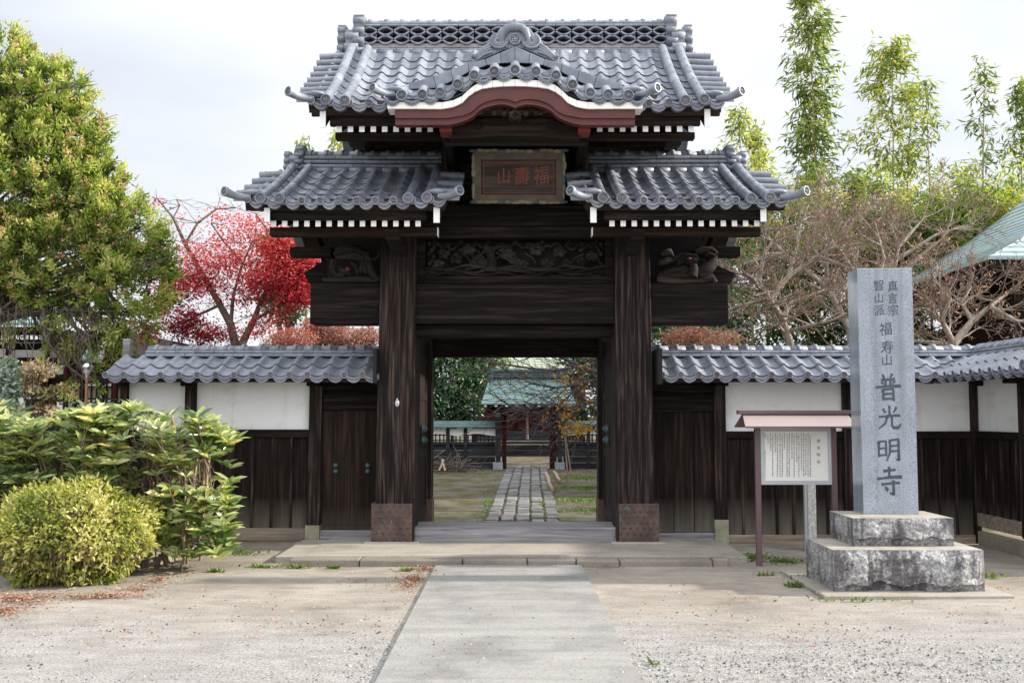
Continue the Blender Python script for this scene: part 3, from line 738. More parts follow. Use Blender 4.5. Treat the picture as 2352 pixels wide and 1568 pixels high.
for s in (-1, 1):
    m = MB(); corner_roll(m, V3(C0 + s * 278, 216, YK + .05), s, .19, .04, .02, -.05); m.build('corner_roll', ['tile', 'disc'], curve_part)
band_lo = [(937, 205), (1002, 202), (1040, 185), (1076, 165), (1117, 150), (1150, 145.5), (1182, 144)]
band_hi = [(937, 192), (994, 176), (1034, 161), (1074, 146), (1114, 136), (1148, 121), (1182, 106)]
YB = 10.42; m = MB()
for s in (0, 1):
    for k in range(6):
        q = [band_lo[k], band_lo[k + 1], band_hi[k + 1], band_hi[k]]
        cx = sum(p[0] for p in q) / 4; cy = sum(p[1] for p in q) / 4
        q = [(cx + (x - cx) * .985, cy + (y - cy) * .99) for x, y in q]
        if s: q = [(2364 - x, y) for x, y in q]
        f = [P(x + 1, y, YB) for x, y in q]; bk = [P(x + 1, y, YB) for x, y in q]
        m.add([(x, YB + R(0, .004), z) for x, z in f] + [(x, YB + .2, z + .04) for x, z in bk], [(0, 1, 2, 3), (3, 2, 6, 7), (0, 4, 5, 1), (1, 5, 6, 2), (0, 3, 7, 4), (4, 7, 6, 5)], 0)
m.build('gable_cap', 'tile', curve_part, bevel=.006)
m = MB(); hi = mir(band_hi); hp = [P(x + 1, y, YB + .19) for x, y in hi]   # roof of the curved gable running back into the slope
m.add([(x, YB + .19, z + .0) for x, z in hp] + [(x * .9, 11.6, z + .06) for x, z in hp], [(k, k + 1, len(hp) + k + 1, len(hp) + k) for k in range(len(hp) - 1)], 0, True)
m.tube([(0, YB + .2, Z(104, YB)), (0, 11.7, Z(104, YB) + .08)], .08, 10)
m.build('gable_back', 'tile', curve_part)
# ridge end ornament with the temple's sign
YO = 10.4
out = [(0, 50), (20, 52), (34, 59), (43, 72), (47, 84), (60, 88), (68, 100), (80, 108), (90, 117), (99, 121), (103, 130), (98, 140), (86, 137), (70, 129), (50, 120), (25, 109), (0, 103)]
def og(pts, s=1): return [P(C0 + s * x, y, YO) for x, y in pts]
pr = og(out) + og(out[1:-1], -1)[::-1]
m = MB(); m.prism([p for p in pr], YO + .06, YO + .22, 'y')
orn = m.build('ridge_end_ornament', 'tile', curve_part, bevel=.01)
m = MB()
def oq(x, y, d=0): x_, z_ = P(C0 + x, y, YO); return Vector((x_, YO + d, z_))
def relief(pts, r, d=.05, n=8):
    for s in (-1, 1): m.tube([oq(s * x, y, d) for x, y in pts], r, n)
relief([(0, 58), (14, 60), (24, 67), (29, 78), (31, 92), (34, 98)], [.05, .05, .045, .036, .03, .02])
relief([(0, 76), (9, 78), (14, 86), (17, 98), (20, 106)], .012)
for rr_ in (20, 14, 8): relief([(38 + rr_ * math.cos(a) * .95, 91 + rr_ * math.sin(a) * .8) for a in [math.pi * (-.35 + 1.3 * k / 10) for k in range(11)]], .016, .04)
for k in range(4): relief([(58 - k * 2, 97 + k * 6), (72, 107 + k * 5), (84, 119 + k * 4), (94 - k * 1.5, 129 + k * 1.6), (99 - k * 3, 127 + k * 1.2), (96 - k * 2, 121 + k * 2)], [.014, .017, .017, .014, .012, .008], .045)
ax = oq(0, 88, .03); m.lathe(ax, (0, -1, 0), [(.062, -.04), (.062, .012), (.05, .012), (.047, 0), (0, 0)], 22)
w_ = .009; L_ = .03                                   # the temple sign in the roundel
for (x0, x1, z0, z1) in ((-w_ / 2, w_ / 2, -L_, L_), (-L_, L_, -w_ / 2, w_ / 2), (-L_, -w_ / 2 + .001, L_ - w_, L_) if 0 else (-L_, 0, L_ - w_, L_), (0, L_, -L_, -L_ + w_), (-L_, -L_ + w_, -L_, 0), (L_ - w_, L_, 0, L_)):
    m.box(ax.x + x0, ax.x + x1, ax.y - .012 - R(0, .002), ax.y + .003, ax.z + z0, ax.z + z1)
m.build('relief', 'tile', orn)
# carved pendant and rainbow beam under the gable
m = MB()
for k, (x, y, r) in enumerate(((0, 262, 17), (-14, 255, 11), (14, 255, 11), (-24, 260, 10), (24, 260, 10), (-36, 252, 11), (36, 252, 11), (-48, 258, 9), (48, 258, 9), (-60, 252, 9), (60, 252, 9), (-71, 255, 7), (71, 255, 7), (-30, 246, 9), (30, 246, 9), (0, 248, 13), (-7, 272, 9), (7, 272, 9), (-54, 246, 8), (54, 246, 8))):
    q = V3(C0 + x, y, 10.3); m.ell(q, (r * .0045, .05, r * .0042), 0, 10, 7)
    c = q + Vector((0, -.045, 0)); m.tube([c + Vector((math.cos(a + k) * r * .0032 * (1 - a / 8), 0, math.sin(a + k) * r * .0032 * (1 - a / 8))) for a in [j * .6 for j in range(11)]], .008, 5)
for k in range(7): m.ell(V3(C0 + 0, 264, 10.24) + Vector((math.cos(k * .9) * .045, 0, math.sin(k * .9) * .04)), (.026, .02, .022), 0, 8, 5)
m.build('carved_pendant', 'carve', curve_part)
m = MB(); yb = 10.45
lo_ = [(150, 318), (100, 316), (50, 313), (0, 312)]; hi_ = [(0, 268), (60, 270), (100, 276), (150, 284)]
pr = [P(C0 - x, y, yb) for x, y in lo_] + [P(C0 + x, y, yb) for x, y in lo_[::-1][1:]] + [P(C0 + x, y, yb) for x, y in hi_[::-1]] + [P(C0 - x, y, yb) for x, y in hi_[1:]]
m.prism(pr, yb, yb + .2, 'y')
rb = m.build('rainbow_beam', 'wood_brown', gate, bevel=.008)
m = MB()
for s in (-1, 1):
    c = V3(C0 + s * 88, 290, yb - .003); m.tube([c + Vector((s * math.cos(a) * .1 * (1 - a / 9), 0, math.sin(a) * .06 * (1 - a / 9))) for a in [j * .5 for j in range(15)]], .008, 5)
    m.tube([V3(C0 + s * x, y, yb - .003) for x, y in ((62, 284), (45, 292), (30, 288), (20, 294))], .008, 5)
m.build('swirl', 'wood_x', rb)
bx(-hx(165, 10.7), hx(165, 10.7), 10.7, 10.8, Z(330, 10.7), Z(250, 10.7)).build('gable_void_shade', 'void', gate)  # near black sheet: darkness of the open gable painted as colour

# ---- lower roofs, one over each side bay
for s in (-1, 1):
    zE, zT = Z(464, 10.45), Z(393, 11.9)
    xo, xi_ = -2.88, -.75
    rolls = [-2.70, -2.50, -1.133, -.934]
    if s > 0: xo, xi_ = .75, 2.88; rolls = [-x for x in rolls]
    lo_r, S2 = gable_roof(gate, 'lower_roof', None, xo, xi_, (11.9, zT, 10.45, zE, .08, s * 1.85, 1.1, .03), YR, rolls, 7, 6, 4 if s < 0 else 3, 3 if s < 0 else 4)
    m = MB(); a, b = (-2.62, -.89) if s < 0 else (.89, 2.62); z = zT - .02
    course(m, a, b, YR, .2, z, z + .075, .2, rnd=True)
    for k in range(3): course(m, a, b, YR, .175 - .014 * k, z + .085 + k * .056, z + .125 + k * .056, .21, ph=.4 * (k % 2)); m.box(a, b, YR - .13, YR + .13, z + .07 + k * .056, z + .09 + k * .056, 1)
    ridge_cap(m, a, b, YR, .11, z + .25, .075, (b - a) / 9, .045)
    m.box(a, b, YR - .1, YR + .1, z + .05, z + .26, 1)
    m.build('ridge', ['tile', 'void'], lo_r)
    m = MB(); ridge_ornament(m, s * 2.59, s, YR, z + .05, z + .37, .17, .22); m.build('ridge_ornament', 'tile', lo_r)
    bargeboard(lo_r, S2, s * 2.62, s, YR, .062, .15); bargeboard(lo_r, S2, s * .87, -s, YR, .066, .17)
    def sx(a, Y): return s * hx(a, Y)
    bx(sx(618, 10.52), sx(167, 10.52), 10.52, 10.58, Z(482.5, 10.52), Z(469, 10.52)).build('eave_board', 'wood_brown', lo_r)
    bx(sx(578, 10.58), sx(207, 10.58), 10.58, 10.64, Z(505, 10.58), Z(483, 10.58)).build('fascia', 'wood_x', lo_r)
    xs = [s * abs(X(623.6 + 25.75 * k, 10.62)) for k in range(14)]
    rafters(lo_r, xs, .056, Z(506, 10.62), Z(520, 10.62), 10.62, 12.0, .3)
    rafters(lo_r, xs[:5], .056, Z(506, 10.62), Z(520, 10.62), 10.62, 12.0, .3, rear=YR)
    for q in (0, 1):
        m = bx(sx(568, 10.85), sx(180, 10.85), 10.82, 10.95, Z(541, 10.82), Z(521.5, 10.82))
        m.box(sx(180, 10.85), sx(180, 10.85) - s * .012, 10.82, 10.95, Z(541, 10.82), Z(521.5, 10.82), 1)
        if q: m.xf(lambda x, y, z: (x, 2 * YR - y, z))
        m.build('purlin', ['wood_brown', 'white'], lo_r, bevel=.006)
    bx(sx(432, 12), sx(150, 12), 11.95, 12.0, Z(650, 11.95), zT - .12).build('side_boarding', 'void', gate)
    # nosing on the pillar head that carries the purlin
    m = MB(); a = hx(258, 11.2); b = hx(293, 11.2)
    m.prism([(YP, Z(588, YP)), (YP - .16, Z(582, YP - .16)), (YP - .34, Z(566, YP - .34)), (YP - .46, Z(560, YP - .46)), (YP - .66, Z(548, YP - .66)), (YP - .76, Z(526, YP - .76)), (YP, Z(528, YP))], s * a, s * b, 'x')
    m.build('bracket_nose', 'carve', gate, bevel=.02)
    # slanted beam end behind the carving
    pr = [(C0 + s * 300, 587), (C0 + s * 441, 599), (C0 + s * (486 if s < 0 else 507), 627), (C0 + s * (474 if s < 0 else 497), 650), (C0 + s * 300, 650)]
    m = MB(); m.prism([P(x, y, YP + .5) for x, y in pr], YP + .5, YP + .62, 'y'); m.build('slanted_beam_end', 'wood_x', gate, bevel=.006)
    bx(sx(515, 11.9), sx(420, 11.9), YP + .2, YP + .4, Z(588, YP + .2), Z(566, YP + .2)).build('cross_beam', 'wood_x', gate, bevel=.006)

# bird carvings standing on the lintel ends
def cv(x, y, d=0): q = V3(x, y, YP + .12); q.y += d; return q
def zo(x, y): return ((880 + x * 260 / 2352) / 1.2755, (680 + y * 170 / 1538) / 1.2755)
def zp(x, y): return ((1900 + x * 280 / 2352) / 1.2755, (700 + y * 160 / 1344) / 1.2755)
m = MB()
def limb(fn, pts, rs, d=0, n=9): m.tube([cv(*fn(x, y), d if isinstance(d, (int, float)) else 0) for x, y in pts], [r * .00056 for r in rs], n)
limb(zo, [(900, 620), (1050, 520), (1300, 500), (1550, 560), (1750, 640), (1850, 760)], [60, 130, 165, 150, 110, 40])                 # back and wing
limb(zo, [(950, 700), (1250, 640), (1500, 640), (1700, 700)], [50, 90, 110, 60], -.05)
limb(zo, [(930, 760), (880, 900), (900, 1060), (980, 1160), (1090, 1160), (1160, 1090), (1170, 1010)], [75, 70, 66, 66, 72, 85, 80], -.06)   # neck curling under
limb(zo, [(1040, 960), (1150, 1010), (1240, 1080), (1390, 1170)], [40, 85, 60, 8], -.09)                                            # head and beak
limb(zo, [(1350, 820), (1480, 900), (1500, 1020), (1530, 1160)], [55, 42, 30, 26], -.03)                                            # leg
for k in range(4): limb(zo, [(1550 + k * 90, 700), (1640 + k * 80, 830 + k * 20), (1600 + k * 110, 1010 + k * 20), (1640 + k * 120, 1080 + k * 60)], [46, 52, 50, 12], -.02)
limb(zo, [(1840, 730), (1980, 730), (2070, 650), (2090, 540), (2140, 440)], [40, 40, 36, 32, 18])
limb(zo, [(1830, 900), (1890, 1050), (1990, 1180), (2120, 1270)], [60, 70, 85, 50], -.03)
limb(zo, [(600, 1260), (900, 1280), (1300, 1250), (1700, 1260), (2030, 1310)], [60, 70, 80, 85, 30], -.02)
m.ell(cv(*zo(1290, 1010), -.12), (.028, .02, .03), 1, 8, 6)
m.build('crane_carving', ['carve', 'bengara'], gate)
m = MB()
limb(zp, [(280, 900), (480, 820), (760, 800), (980, 830), (1150, 850)], [60, 120, 150, 150, 90])                                    # body
limb(zp, [(330, 860), (600, 780), (900, 720)], [30, 90, 60], -.06)
limb(zp, [(1050, 930), (1100, 800), (1090, 700), (1050, 600)], [130, 110, 80, 75], -.07)                                            # neck
limb(zp, [(1180, 560), (1060, 560), (960, 580), (870, 620)], [55, 75, 62, 8], -.09)                                                 # head, beak left
limb(zp, [(1200, 850), (1400, 760), (1560, 620), (1680, 410)], [150, 170, 120, 14], -.02)                                           # raised wing
limb(zp, [(230, 620), (330, 570), (480, 540), (640, 500), (760, 430), (950, 420), (1100, 400)], [40, 95, 80, 50, 60, 60, 40])
limb(zp, [(300, 380), (400, 320), (540, 310), (620, 420)], [60, 90, 70, 20], .02)
for k in range(4): limb(zp, [(700 + k * 40, 660 - k * 20), (760 + k * 60, 480), (950 + k * 60, 380 + k * 10), (1120 + k * 50, 440 + k * 20)], [30, 40, 40, 20], -.02)
limb(zp, [(1150, 330), (1350, 260), (1560, 240), (1670, 330), (1600, 400)], [60, 60, 45, 40, 30])
limb(zp, [(1380, 420), (1480, 350), (1590, 410)], [30, 35, 30], -.03)
limb(zp, [(200, 980), (500, 1030), (900, 1040), (1300, 1010), (1560, 960), (1640, 1080)], [80, 90, 75, 80, 90, 60], -.02)
m.ell(cv(*zp(950, 525), -.13), (.03, .02, .016), 1, 8, 6)
m.build('bird_carving', ['carve', 'bengara'], gate)

# doors standing open inwards
for s in (-1, 1):
    m = MB(); x0 = s * 1.162; x1 = s * 1.235
    m.box(x0 + s * .012, x1, YD + .02, 13.2, .26, Z(775, YD + .3))
    for a, b in ((YD + .02, YD + .14), (13.08, 13.2)): m.box(x0, x0 + s * .013, a, b, .26, Z(776, YD + .3))
    for z0 in (.26, 1.0, 1.72, 2.2): m.box(x0 - s * .0, x0 + s * .0125, YD + .14, 13.08, z0, z0 + .1)
    dr = m.build('door_leaf', 'door_z', gate, bevel=.004)
    for zz in (1.28, 1.43) if 0 else (Z(984, 12.6), Z(1010, 12.6)):
        m = MB(); m.lathe((x0 - s * .0, 12.5, zz), (-s, 0, 0), [(.055, 0), (.055, .012), (.046, .035), (.025, .055), (.01, .07), (0, .075)], 12); m.build('boss', 'copper', dr)
# small side gate (left) and boarded bay (right) between pillar and wall
YW = 12.1
m = MB(); x0, x1 = X(745, YW), X(872, YW)
m.box(x0, x1, YW + .02, YW + .1, Z(1216, YW), Z(940, YW))
for k in (0, 1, 2, 3): m.box(x0 + (x1 - x0) * k / 4 + .003, x0 + (x1 - x0) * (k + 1) / 4 - .003, YW + .012, YW + .022, Z(1204, YW), Z(944, YW))
sd = m.build('side_door', 'door_z', gate)
for px in (771, 845):
    for py in (1069, 1082):
        m = MB(); m.lathe(V3(px, py, YW + .012), (0, -1, 0), [(.034, 0), (.034, .008), (.029, .024), (.016, .037), (0, .042)], 12); m.build('boss', 'copper', sd)
bx(x0, x1, YW - .02, YW + .12, Z(941, YW), Z(905, YW)).build('door_head', 'wood_x', gate, bevel=.005)
bx(x0, x1, YW + .04, YW + .1, Z(905, YW) + .002, Z(855, YW)).build('head_board', 'wood_x', gate)
bx(X(741, YW), X(868, YW), YW - .03, YW + .13, Z(1243, YW), Z(1217, YW)).build('door_sill', 'sill_grey', gate, bevel=.008)
x0, x1 = X(1496, YW), X(1638, YW); m = MB()
for k in range(3): m.box(x0 + (x1 - x0) * k / 3 + .004, x0 + (x1 - x0) * (k + 1) / 3 - .004, YW + .02 + .006 * (k % 2), YW + .08, Z(1222, YW), Z(944, YW))
m.build('boarded_bay', 'board_z', gate, bevel=.003)
bx(x0, x1, YW - .02, YW + .12, Z(946, YW), Z(906, YW)).build('bay_head', 'wood_x', gate, bevel=.005)
bx(x0, x1, YW + .04, YW + .1, Z(906, YW) + .002, Z(855, YW)).build('head_board', 'wood_x', gate)
bx(x0, x1, YW - .03, YW + .13, Z(1250, YW), Z(1223, YW)).build('bay_sill', 'sill_grey', gate, bevel=.012)

# name plaque hung under the curved gable
YQ = 11.28; xa, xb = X(1087, YQ), X(1296, YQ); z0, z1 = Z(466, YQ), Z(356, YQ)
pq = thing('name_plaque', 'carved wooden plaque with three red characters hanging under the curved gable', 'plaque', ((xa + xb) / 2, YQ, z0))
tilt = lambda x, y, z: (x, y - (z - z0) * .3, z)
fw = .09; m = MB(); m.box(xa + fw, xb - fw, YQ + .03, YQ + .06, z0 + fw, z1 - fw); m.xf(tilt); m.build('board', wood('plaque board', 'x', (.02, .016, .014), (.05, .04, .035), (.09, .07, .06)), pq)
m = MB()
xm0, xm1, zm0, zm1 = xa + fw, xb - fw, z0 + fw, z1 - fw
for q in ([(xa, z0), (xb, z0), (xm1, zm0), (xm0, zm0)], [(xm0, zm1), (xm1, zm1), (xb, z1), (xa, z1)], [(xa, z0), (xm0, zm0), (xm0, zm1), (xa, z1)], [(xm1, zm0), (xb, z0), (xb, z1), (xm1, zm1)]):
    yf = [YQ - (.03 if (p[0] in (xa, xb)) else 0) for p in q]
    m.hexa([(p[0], yf[i], p[1]) for i, p in enumerate(q)], [(p[0], YQ + .07, p[1]) for p in q], 0)
nx = 13
for k in range(nx + 1):                               # scalloped painted edge
    x = xa + (xb - xa) * k / nx
    for zz in (z0, z1): m.ell((x, YQ - .02, zz + R(-.006, .006)), (.05 + R(0, .012), .02, .013 + R(0, .01)), 1 if k not in (0, nx, 4, 9) else 2, 9, 6)
for k in range(1, 7):
    for xx in (xa, xb): m.ell((xx + R(-.006, .006), YQ - .02, z0 + (z1 - z0) * k / 7), (.014 + R(0, .01), .02, .05), 1 if k != 3 else 2, 9, 6)
m.xf(tilt); m.build('frame', [flat('ochre plaque frame', (.07, .05, .03), .7, .4, 9, .2), flat('faded green beige edge', (.15, .14, .09), .75, .45, 14, .2), flat('dark teal corner paint', (.03, .065, .07), .6, .3, 10)], pq)
m = MB(); g = .018
for q in ((xm0 + g, xm1 - g, zm0 + g, zm0 + g + .014), (xm0 + g, xm1 - g, zm1 - g - .014, zm1 - g), (xm0 + g, xm0 + g + .014, zm0 + g + .014, zm1 - g - .014), (xm1 - g - .014, xm1 - g, zm0 + g + .014, zm1 - g - .014)): m.box(q[0], q[1], YQ + .024, YQ + .031, q[2], q[3])
m.xf(tilt); m.build('red_border', flat('dull red border', (.1, .022, .015), .6, .2, 9), pq)
m = MB(); M['plaque_red'] = flat('dull vermilion letters', (.17, .03, .02), .6, .2, 20, .05)
pf = lambda u, v: tilt(u, YQ + .026, v)
for ch, px, py, w in (('山', 1157, 407, .165), ('壽', 1199, 407, .185), ('福', 1243, 406, .19)):
    q = P(px, py, YQ); m = MB(); letter(m, ch, pf, q[0], q[1] - .0, w, w * 1.12, .12); m.build('lettering', 'plaque_red', pq)
# ---------------------------------------------------------------- tile roofed plaster walls
def wall_roof(parent, x0, x1, Yr, Ye, zE, zT, ncol, end0=False, end1=False, T=None, ridge=True, lopen=0):
    S = Slope(Yr - .12, zT, Ye, zE, .02)
    m = MB(); tiles(m, S, x0, x1, ncol, 2, .04, lift=.022)
    m2 = MB(); tiles(m2, S, x0, x1, ncol, 2, .04, lift=.022); m2.xf(lambda x, y, z: (x, 2 * Yr - y, z))
    k = len(m.v); m.v += m2.v
    for f, mi, sm in zip(m2.f, m2.mi, m2.sm): m.f.append(tuple(k + i for i in f)); m.mi.append(mi); m.sm.append(sm)
    if T: m.xf(T)
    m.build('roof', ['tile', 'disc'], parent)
    m = MB()
    for sg in (0, 1):
        st = len(m.v); a = S.pos(0, 0, -.03); b = S.pos(0, .98, -.03)
        m.hexa([(x0, b.y, b.z - .05), (x1, b.y, b.z - .05), (x1, a.y, a.z - .05), (x0, a.y, a.z - .05)], [(x0, b.y, b.z), (x1, b.y, b.z), (x1, a.y, a.z), (x0, a.y, a.z)])
        if sg: m.xf(lambda x, y, z: (x, 2 * Yr - y, z), st)
    if T: m.xf(T)
    m.build('roof_deck', 'wood_brown', parent)
    m = MB(); z = zT - .0
    course(m, x0 + lopen, x1, Yr, .15, z, z + .035, .24); course(m, x0 + lopen, x1, Yr, .135, z + .04, z + .075, .24, ph=.5)
    ridge_cap(m, x0 + lopen, x1, Yr, .1, z + .078, .062, .212, .045)
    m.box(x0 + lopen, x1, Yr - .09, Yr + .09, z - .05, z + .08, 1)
    if T: m.xf(T)
    m.build('ridge', ['tile', 'void'], parent)
    return S
def wall_bay(parent, x0, x1, YW, zs, T=None, boards=True, nb=6, sill=True, batten=True, bz=None):
    """plaster panel above, beam, upright boards with battens, sill; zs: plaster top, plaster bottom, beam bottom, board bottom, sill bottom"""
    zp1, zp0, zb0, zd0, zs0 = zs
    def go(m, name, mt, bev=0):
        if T: m.xf(T)
        m.build(name, mt, parent, bevel=bev)
    go(bx(x0, x1, YW + .03, YW + .1, zp0, zp1), 'plaster_panel', 'plaster')
    go(bx(x0, x1, YW - .02, YW + .12, zb0, zp0 - .001), 'rail', 'wood_x', .005)
    if boards:
        m = MB(); w = (x1 - x0) / nb
        for k in range(nb):
            m.box(x0 + k * w + .004, x0 + (k + 1) * w - .004, YW + .02 + R(0, .006), YW + .06, zd0, zb0)
            if batten: m.box(x0 + k * w - .012, x0 + k * w + .018, YW + .0, YW + .03, zd0, zb0, 1)
        go(m, 'boarding', ['board_z', 'wood_z'])
    if sill: go(bx(x0, x1, YW - .03, YW + .13, zs0, zd0 - .001), 'sill', 'sill_x', .01)
YW = 12.1
zs = (Z(868, YW), Z(986, YW), Z(1004, YW), Z(1212, YW), Z(1241, YW))
ZE_, ZT_ = Z(863, 11.5), Z(819, 12.08)
wl = thing('boundary_wall', 'white plaster wall with grey tiled coping and dark boards, left of the gate', 'wall', (X(500, YW), YW, 0))
xl0, xl1 = X(288, YW), X(866, YW - .2)
wall_roof(wl, X(238, 11.5), X(868, 11.5), 12.2, 11.5, ZE_, ZT_, 15, lopen=.28)
for a, b, n in ((297, 430, 3), (453, 716, 6)): wall_bay(wl, X(a, YW), X(b, YW), YW, zs, nb=n)
for a, b, c, d in ((282, 298, 1241, 868), (430, 454, 1241, 868), (714, 743, 1206, 868)):
    m = MB(); xa, xb = X(a, YW), X(b, YW); q = .012 if c == 1206 else 0
    m.hexa([(xa - q, YW - .045, Z(c, YW)), (xb - q, YW - .045, Z(c, YW)), (xb - q, YW + .14, Z(c, YW)), (xa - q, YW + .14, Z(c, YW))], [(xa, YW - .045, Z(d, YW)), (xb, YW - .045, Z(d, YW)), (xb, YW + .14, Z(d, YW)), (xa, YW + .14, Z(d, YW))])
    po = m.build('post', 'wood_z', wl, bevel=.008)
    m = MB(); m.box(xa - .02, xb + .02, YW - .3, YW - .045, Z(868, YW) - .03, Z(868, YW) + .05); m.box(xa - .004, xb + .004, YW - .2, YW - .045, Z(868, YW) - .1, Z(868, YW) - .03); m.build('bracket', 'wood_y', po)
    if c == 1206: bx(X(709, YW), X(741, YW), YW - .06, YW + .15, Z(1243, YW), Z(1205, YW)).build('copper_shoe', 'shoe', po); bx(X(690, YW), X(748, YW), YW - .3, YW + .2, .0, Z(1243, YW)).build('base_stone', 'platform', po, bevel=.01)
bx(X(240, 11.6), xl1, YW - .07, YW + .12, Z(868, YW), Z(868, YW) + .07).build('wall_plate', 'wood_x', wl)
bx(X(861, 11.55), X(868, 11.55), 11.42, 12.5, Z(880, 11.5), Z(800, 11.5)).build('end_board', 'void', wl)
bx(X(430, YW), X(712, YW), YW - .01, YW + .12, 0, zs[4] - .002).build('footing', 'kerb', wl)
wr = thing('boundary_wall', 'white plaster wall with grey tiled coping and dark boards, between the gate and the right corner', 'wall', (X(1900, YW), YW, 0))
zs2 = (Z(872, YW), Z(990, YW), Z(1006, YW), Z(1227, YW), Z(1253, YW))
XC = X(2232, YW)
wall_roof(wr, X(1512, 11.5), XC - .55, 12.2, 11.5, ZE_, ZT_, 16)
wall_roof(wr, XC - .55, XC + .25, 12.2, 11.9, ZE_ + .1, ZT_, 4)
for a, b, n in ((1662, 1931, 7), (1955, 2225, 7)): wall_bay(wr, X(a, YW), X(b, YW), YW, zs2, nb=n)
for a, b, c in ((1636, 1663, 1200), (1931, 1956, 1253), (2224, 2238, 1253)):
    xa, xb = X(a, YW), X(b, YW); po = bx(xa, xb, YW - .045, YW + .14, Z(c, YW), Z(870, YW)).build('post', 'wood_z', wr, bevel=.008)
    m = MB(); m.box(xa - .02, xb + .02, YW - .3, YW - .045, Z(868, YW) - .03, Z(868, YW) + .05); m.box(xa - .004, xb + .004, YW - .2, YW - .045, Z(868, YW) - .1, Z(868, YW) - .03); m.build('bracket', 'wood_y', po)
    if c == 1200: bx(X(1634, YW), X(1665, YW), YW - .06, YW + .15, Z(1253, YW), Z(1192, YW)).build('copper_shoe', 'shoe', po); bx(X(1625, YW), X(1690, YW), YW - .3, YW + .2, 0, Z(1253, YW)).build('base_stone', 'platform', po, bevel=.01)
bx(X(1508, YW), XC, YW - .07, YW + .12, Z(868, YW), Z(868, YW) + .07).build('wall_plate', 'wood_x', wr)
bx(X(1508, 11.55), X(1517, 11.55), 11.42, 12.5, Z(882, 11.5), Z(800, 11.5)).build('end_board', 'void', wr)
bx(X(1665, YW), XC, YW - .01, YW + .12, 0, zs2[4] - .002).build('footing', 'kerb', wr)
# side wall running from the corner towards the viewer: built along X, then turned
ws = thing('boundary_wall', 'short plaster wall on a concrete footing, turning forward from the right corner', 'wall', (XC, 11, 0))
def TS(x, y, z): return (XC + (y - 12.1), YW - .02 - x, z)     # local x runs towards the viewer, local -y faces left
LS = 2.55
wall_roof(ws, -.05, LS, 12.2, 11.5, ZE_, ZT_, 12, T=TS)
zs3 = (Z(868, YW), Z(989, YW), Z(1006, YW), Z(1176, YW), Z(1206, YW))
for a, b in ((.03, 1.12), (1.24, 2.3)): wall_bay(ws, a, b, 12.1, zs3, T=TS, nb=6)
for a in (1.12, 2.3):
    m = bx(a, a + .12, 12.05, 12.24, .2, Z(866, YW)); m.xf(TS); po = m.build('post', 'wood_z', ws, bevel=.008)
    m = MB(); m.box(a - .02, a + .14, 11.8, 12.05, Z(868, YW) - .03, Z(868, YW) + .05); m.box(a - .004, a + .124, 11.9, 12.05, Z(868, YW) - .1, Z(868, YW) - .03); m.xf(TS); m.build('bracket', 'wood_y', po)
m = bx(0, LS, 12.03, 12.22, Z(868, YW), Z(868, YW) + .07); m.xf(TS); m.build('wall_plate', 'wood_x', ws)
m = bx(.1, LS, 12.04, 12.26, 0, Z(1206, YW) - .05); m.xf(TS); m.build('footing', 'kerb', ws, bevel=.01)
SS = Slope(12.08, ZT_, 11.5, ZE_, .02)
for k in range(1):
    m = MB(); roll(m, SS, LS - .1, 0, 1, .06, .04, .07); q = SS.pos(LS, 1, .02)
    m.tube([(LS - .2, 12.2, ZT_ + .13), (LS + .12, 12.2, ZT_ + .12)], .075, 12); disc(m, (LS + .13, 12.2, ZT_ + .12), (1, 0, 0), .085)
    m.tube([(LS - .15, 11.56, ZE_ + .05), (LS + .1, 11.52, ZE_ + .06)], .055, 12); disc(m, (LS + .11, 11.52, ZE_ + .06), (1, -.1, 0), .068)
    m.xf(TS); m.build('verge_roll', ['tile', 'disc'], ws)

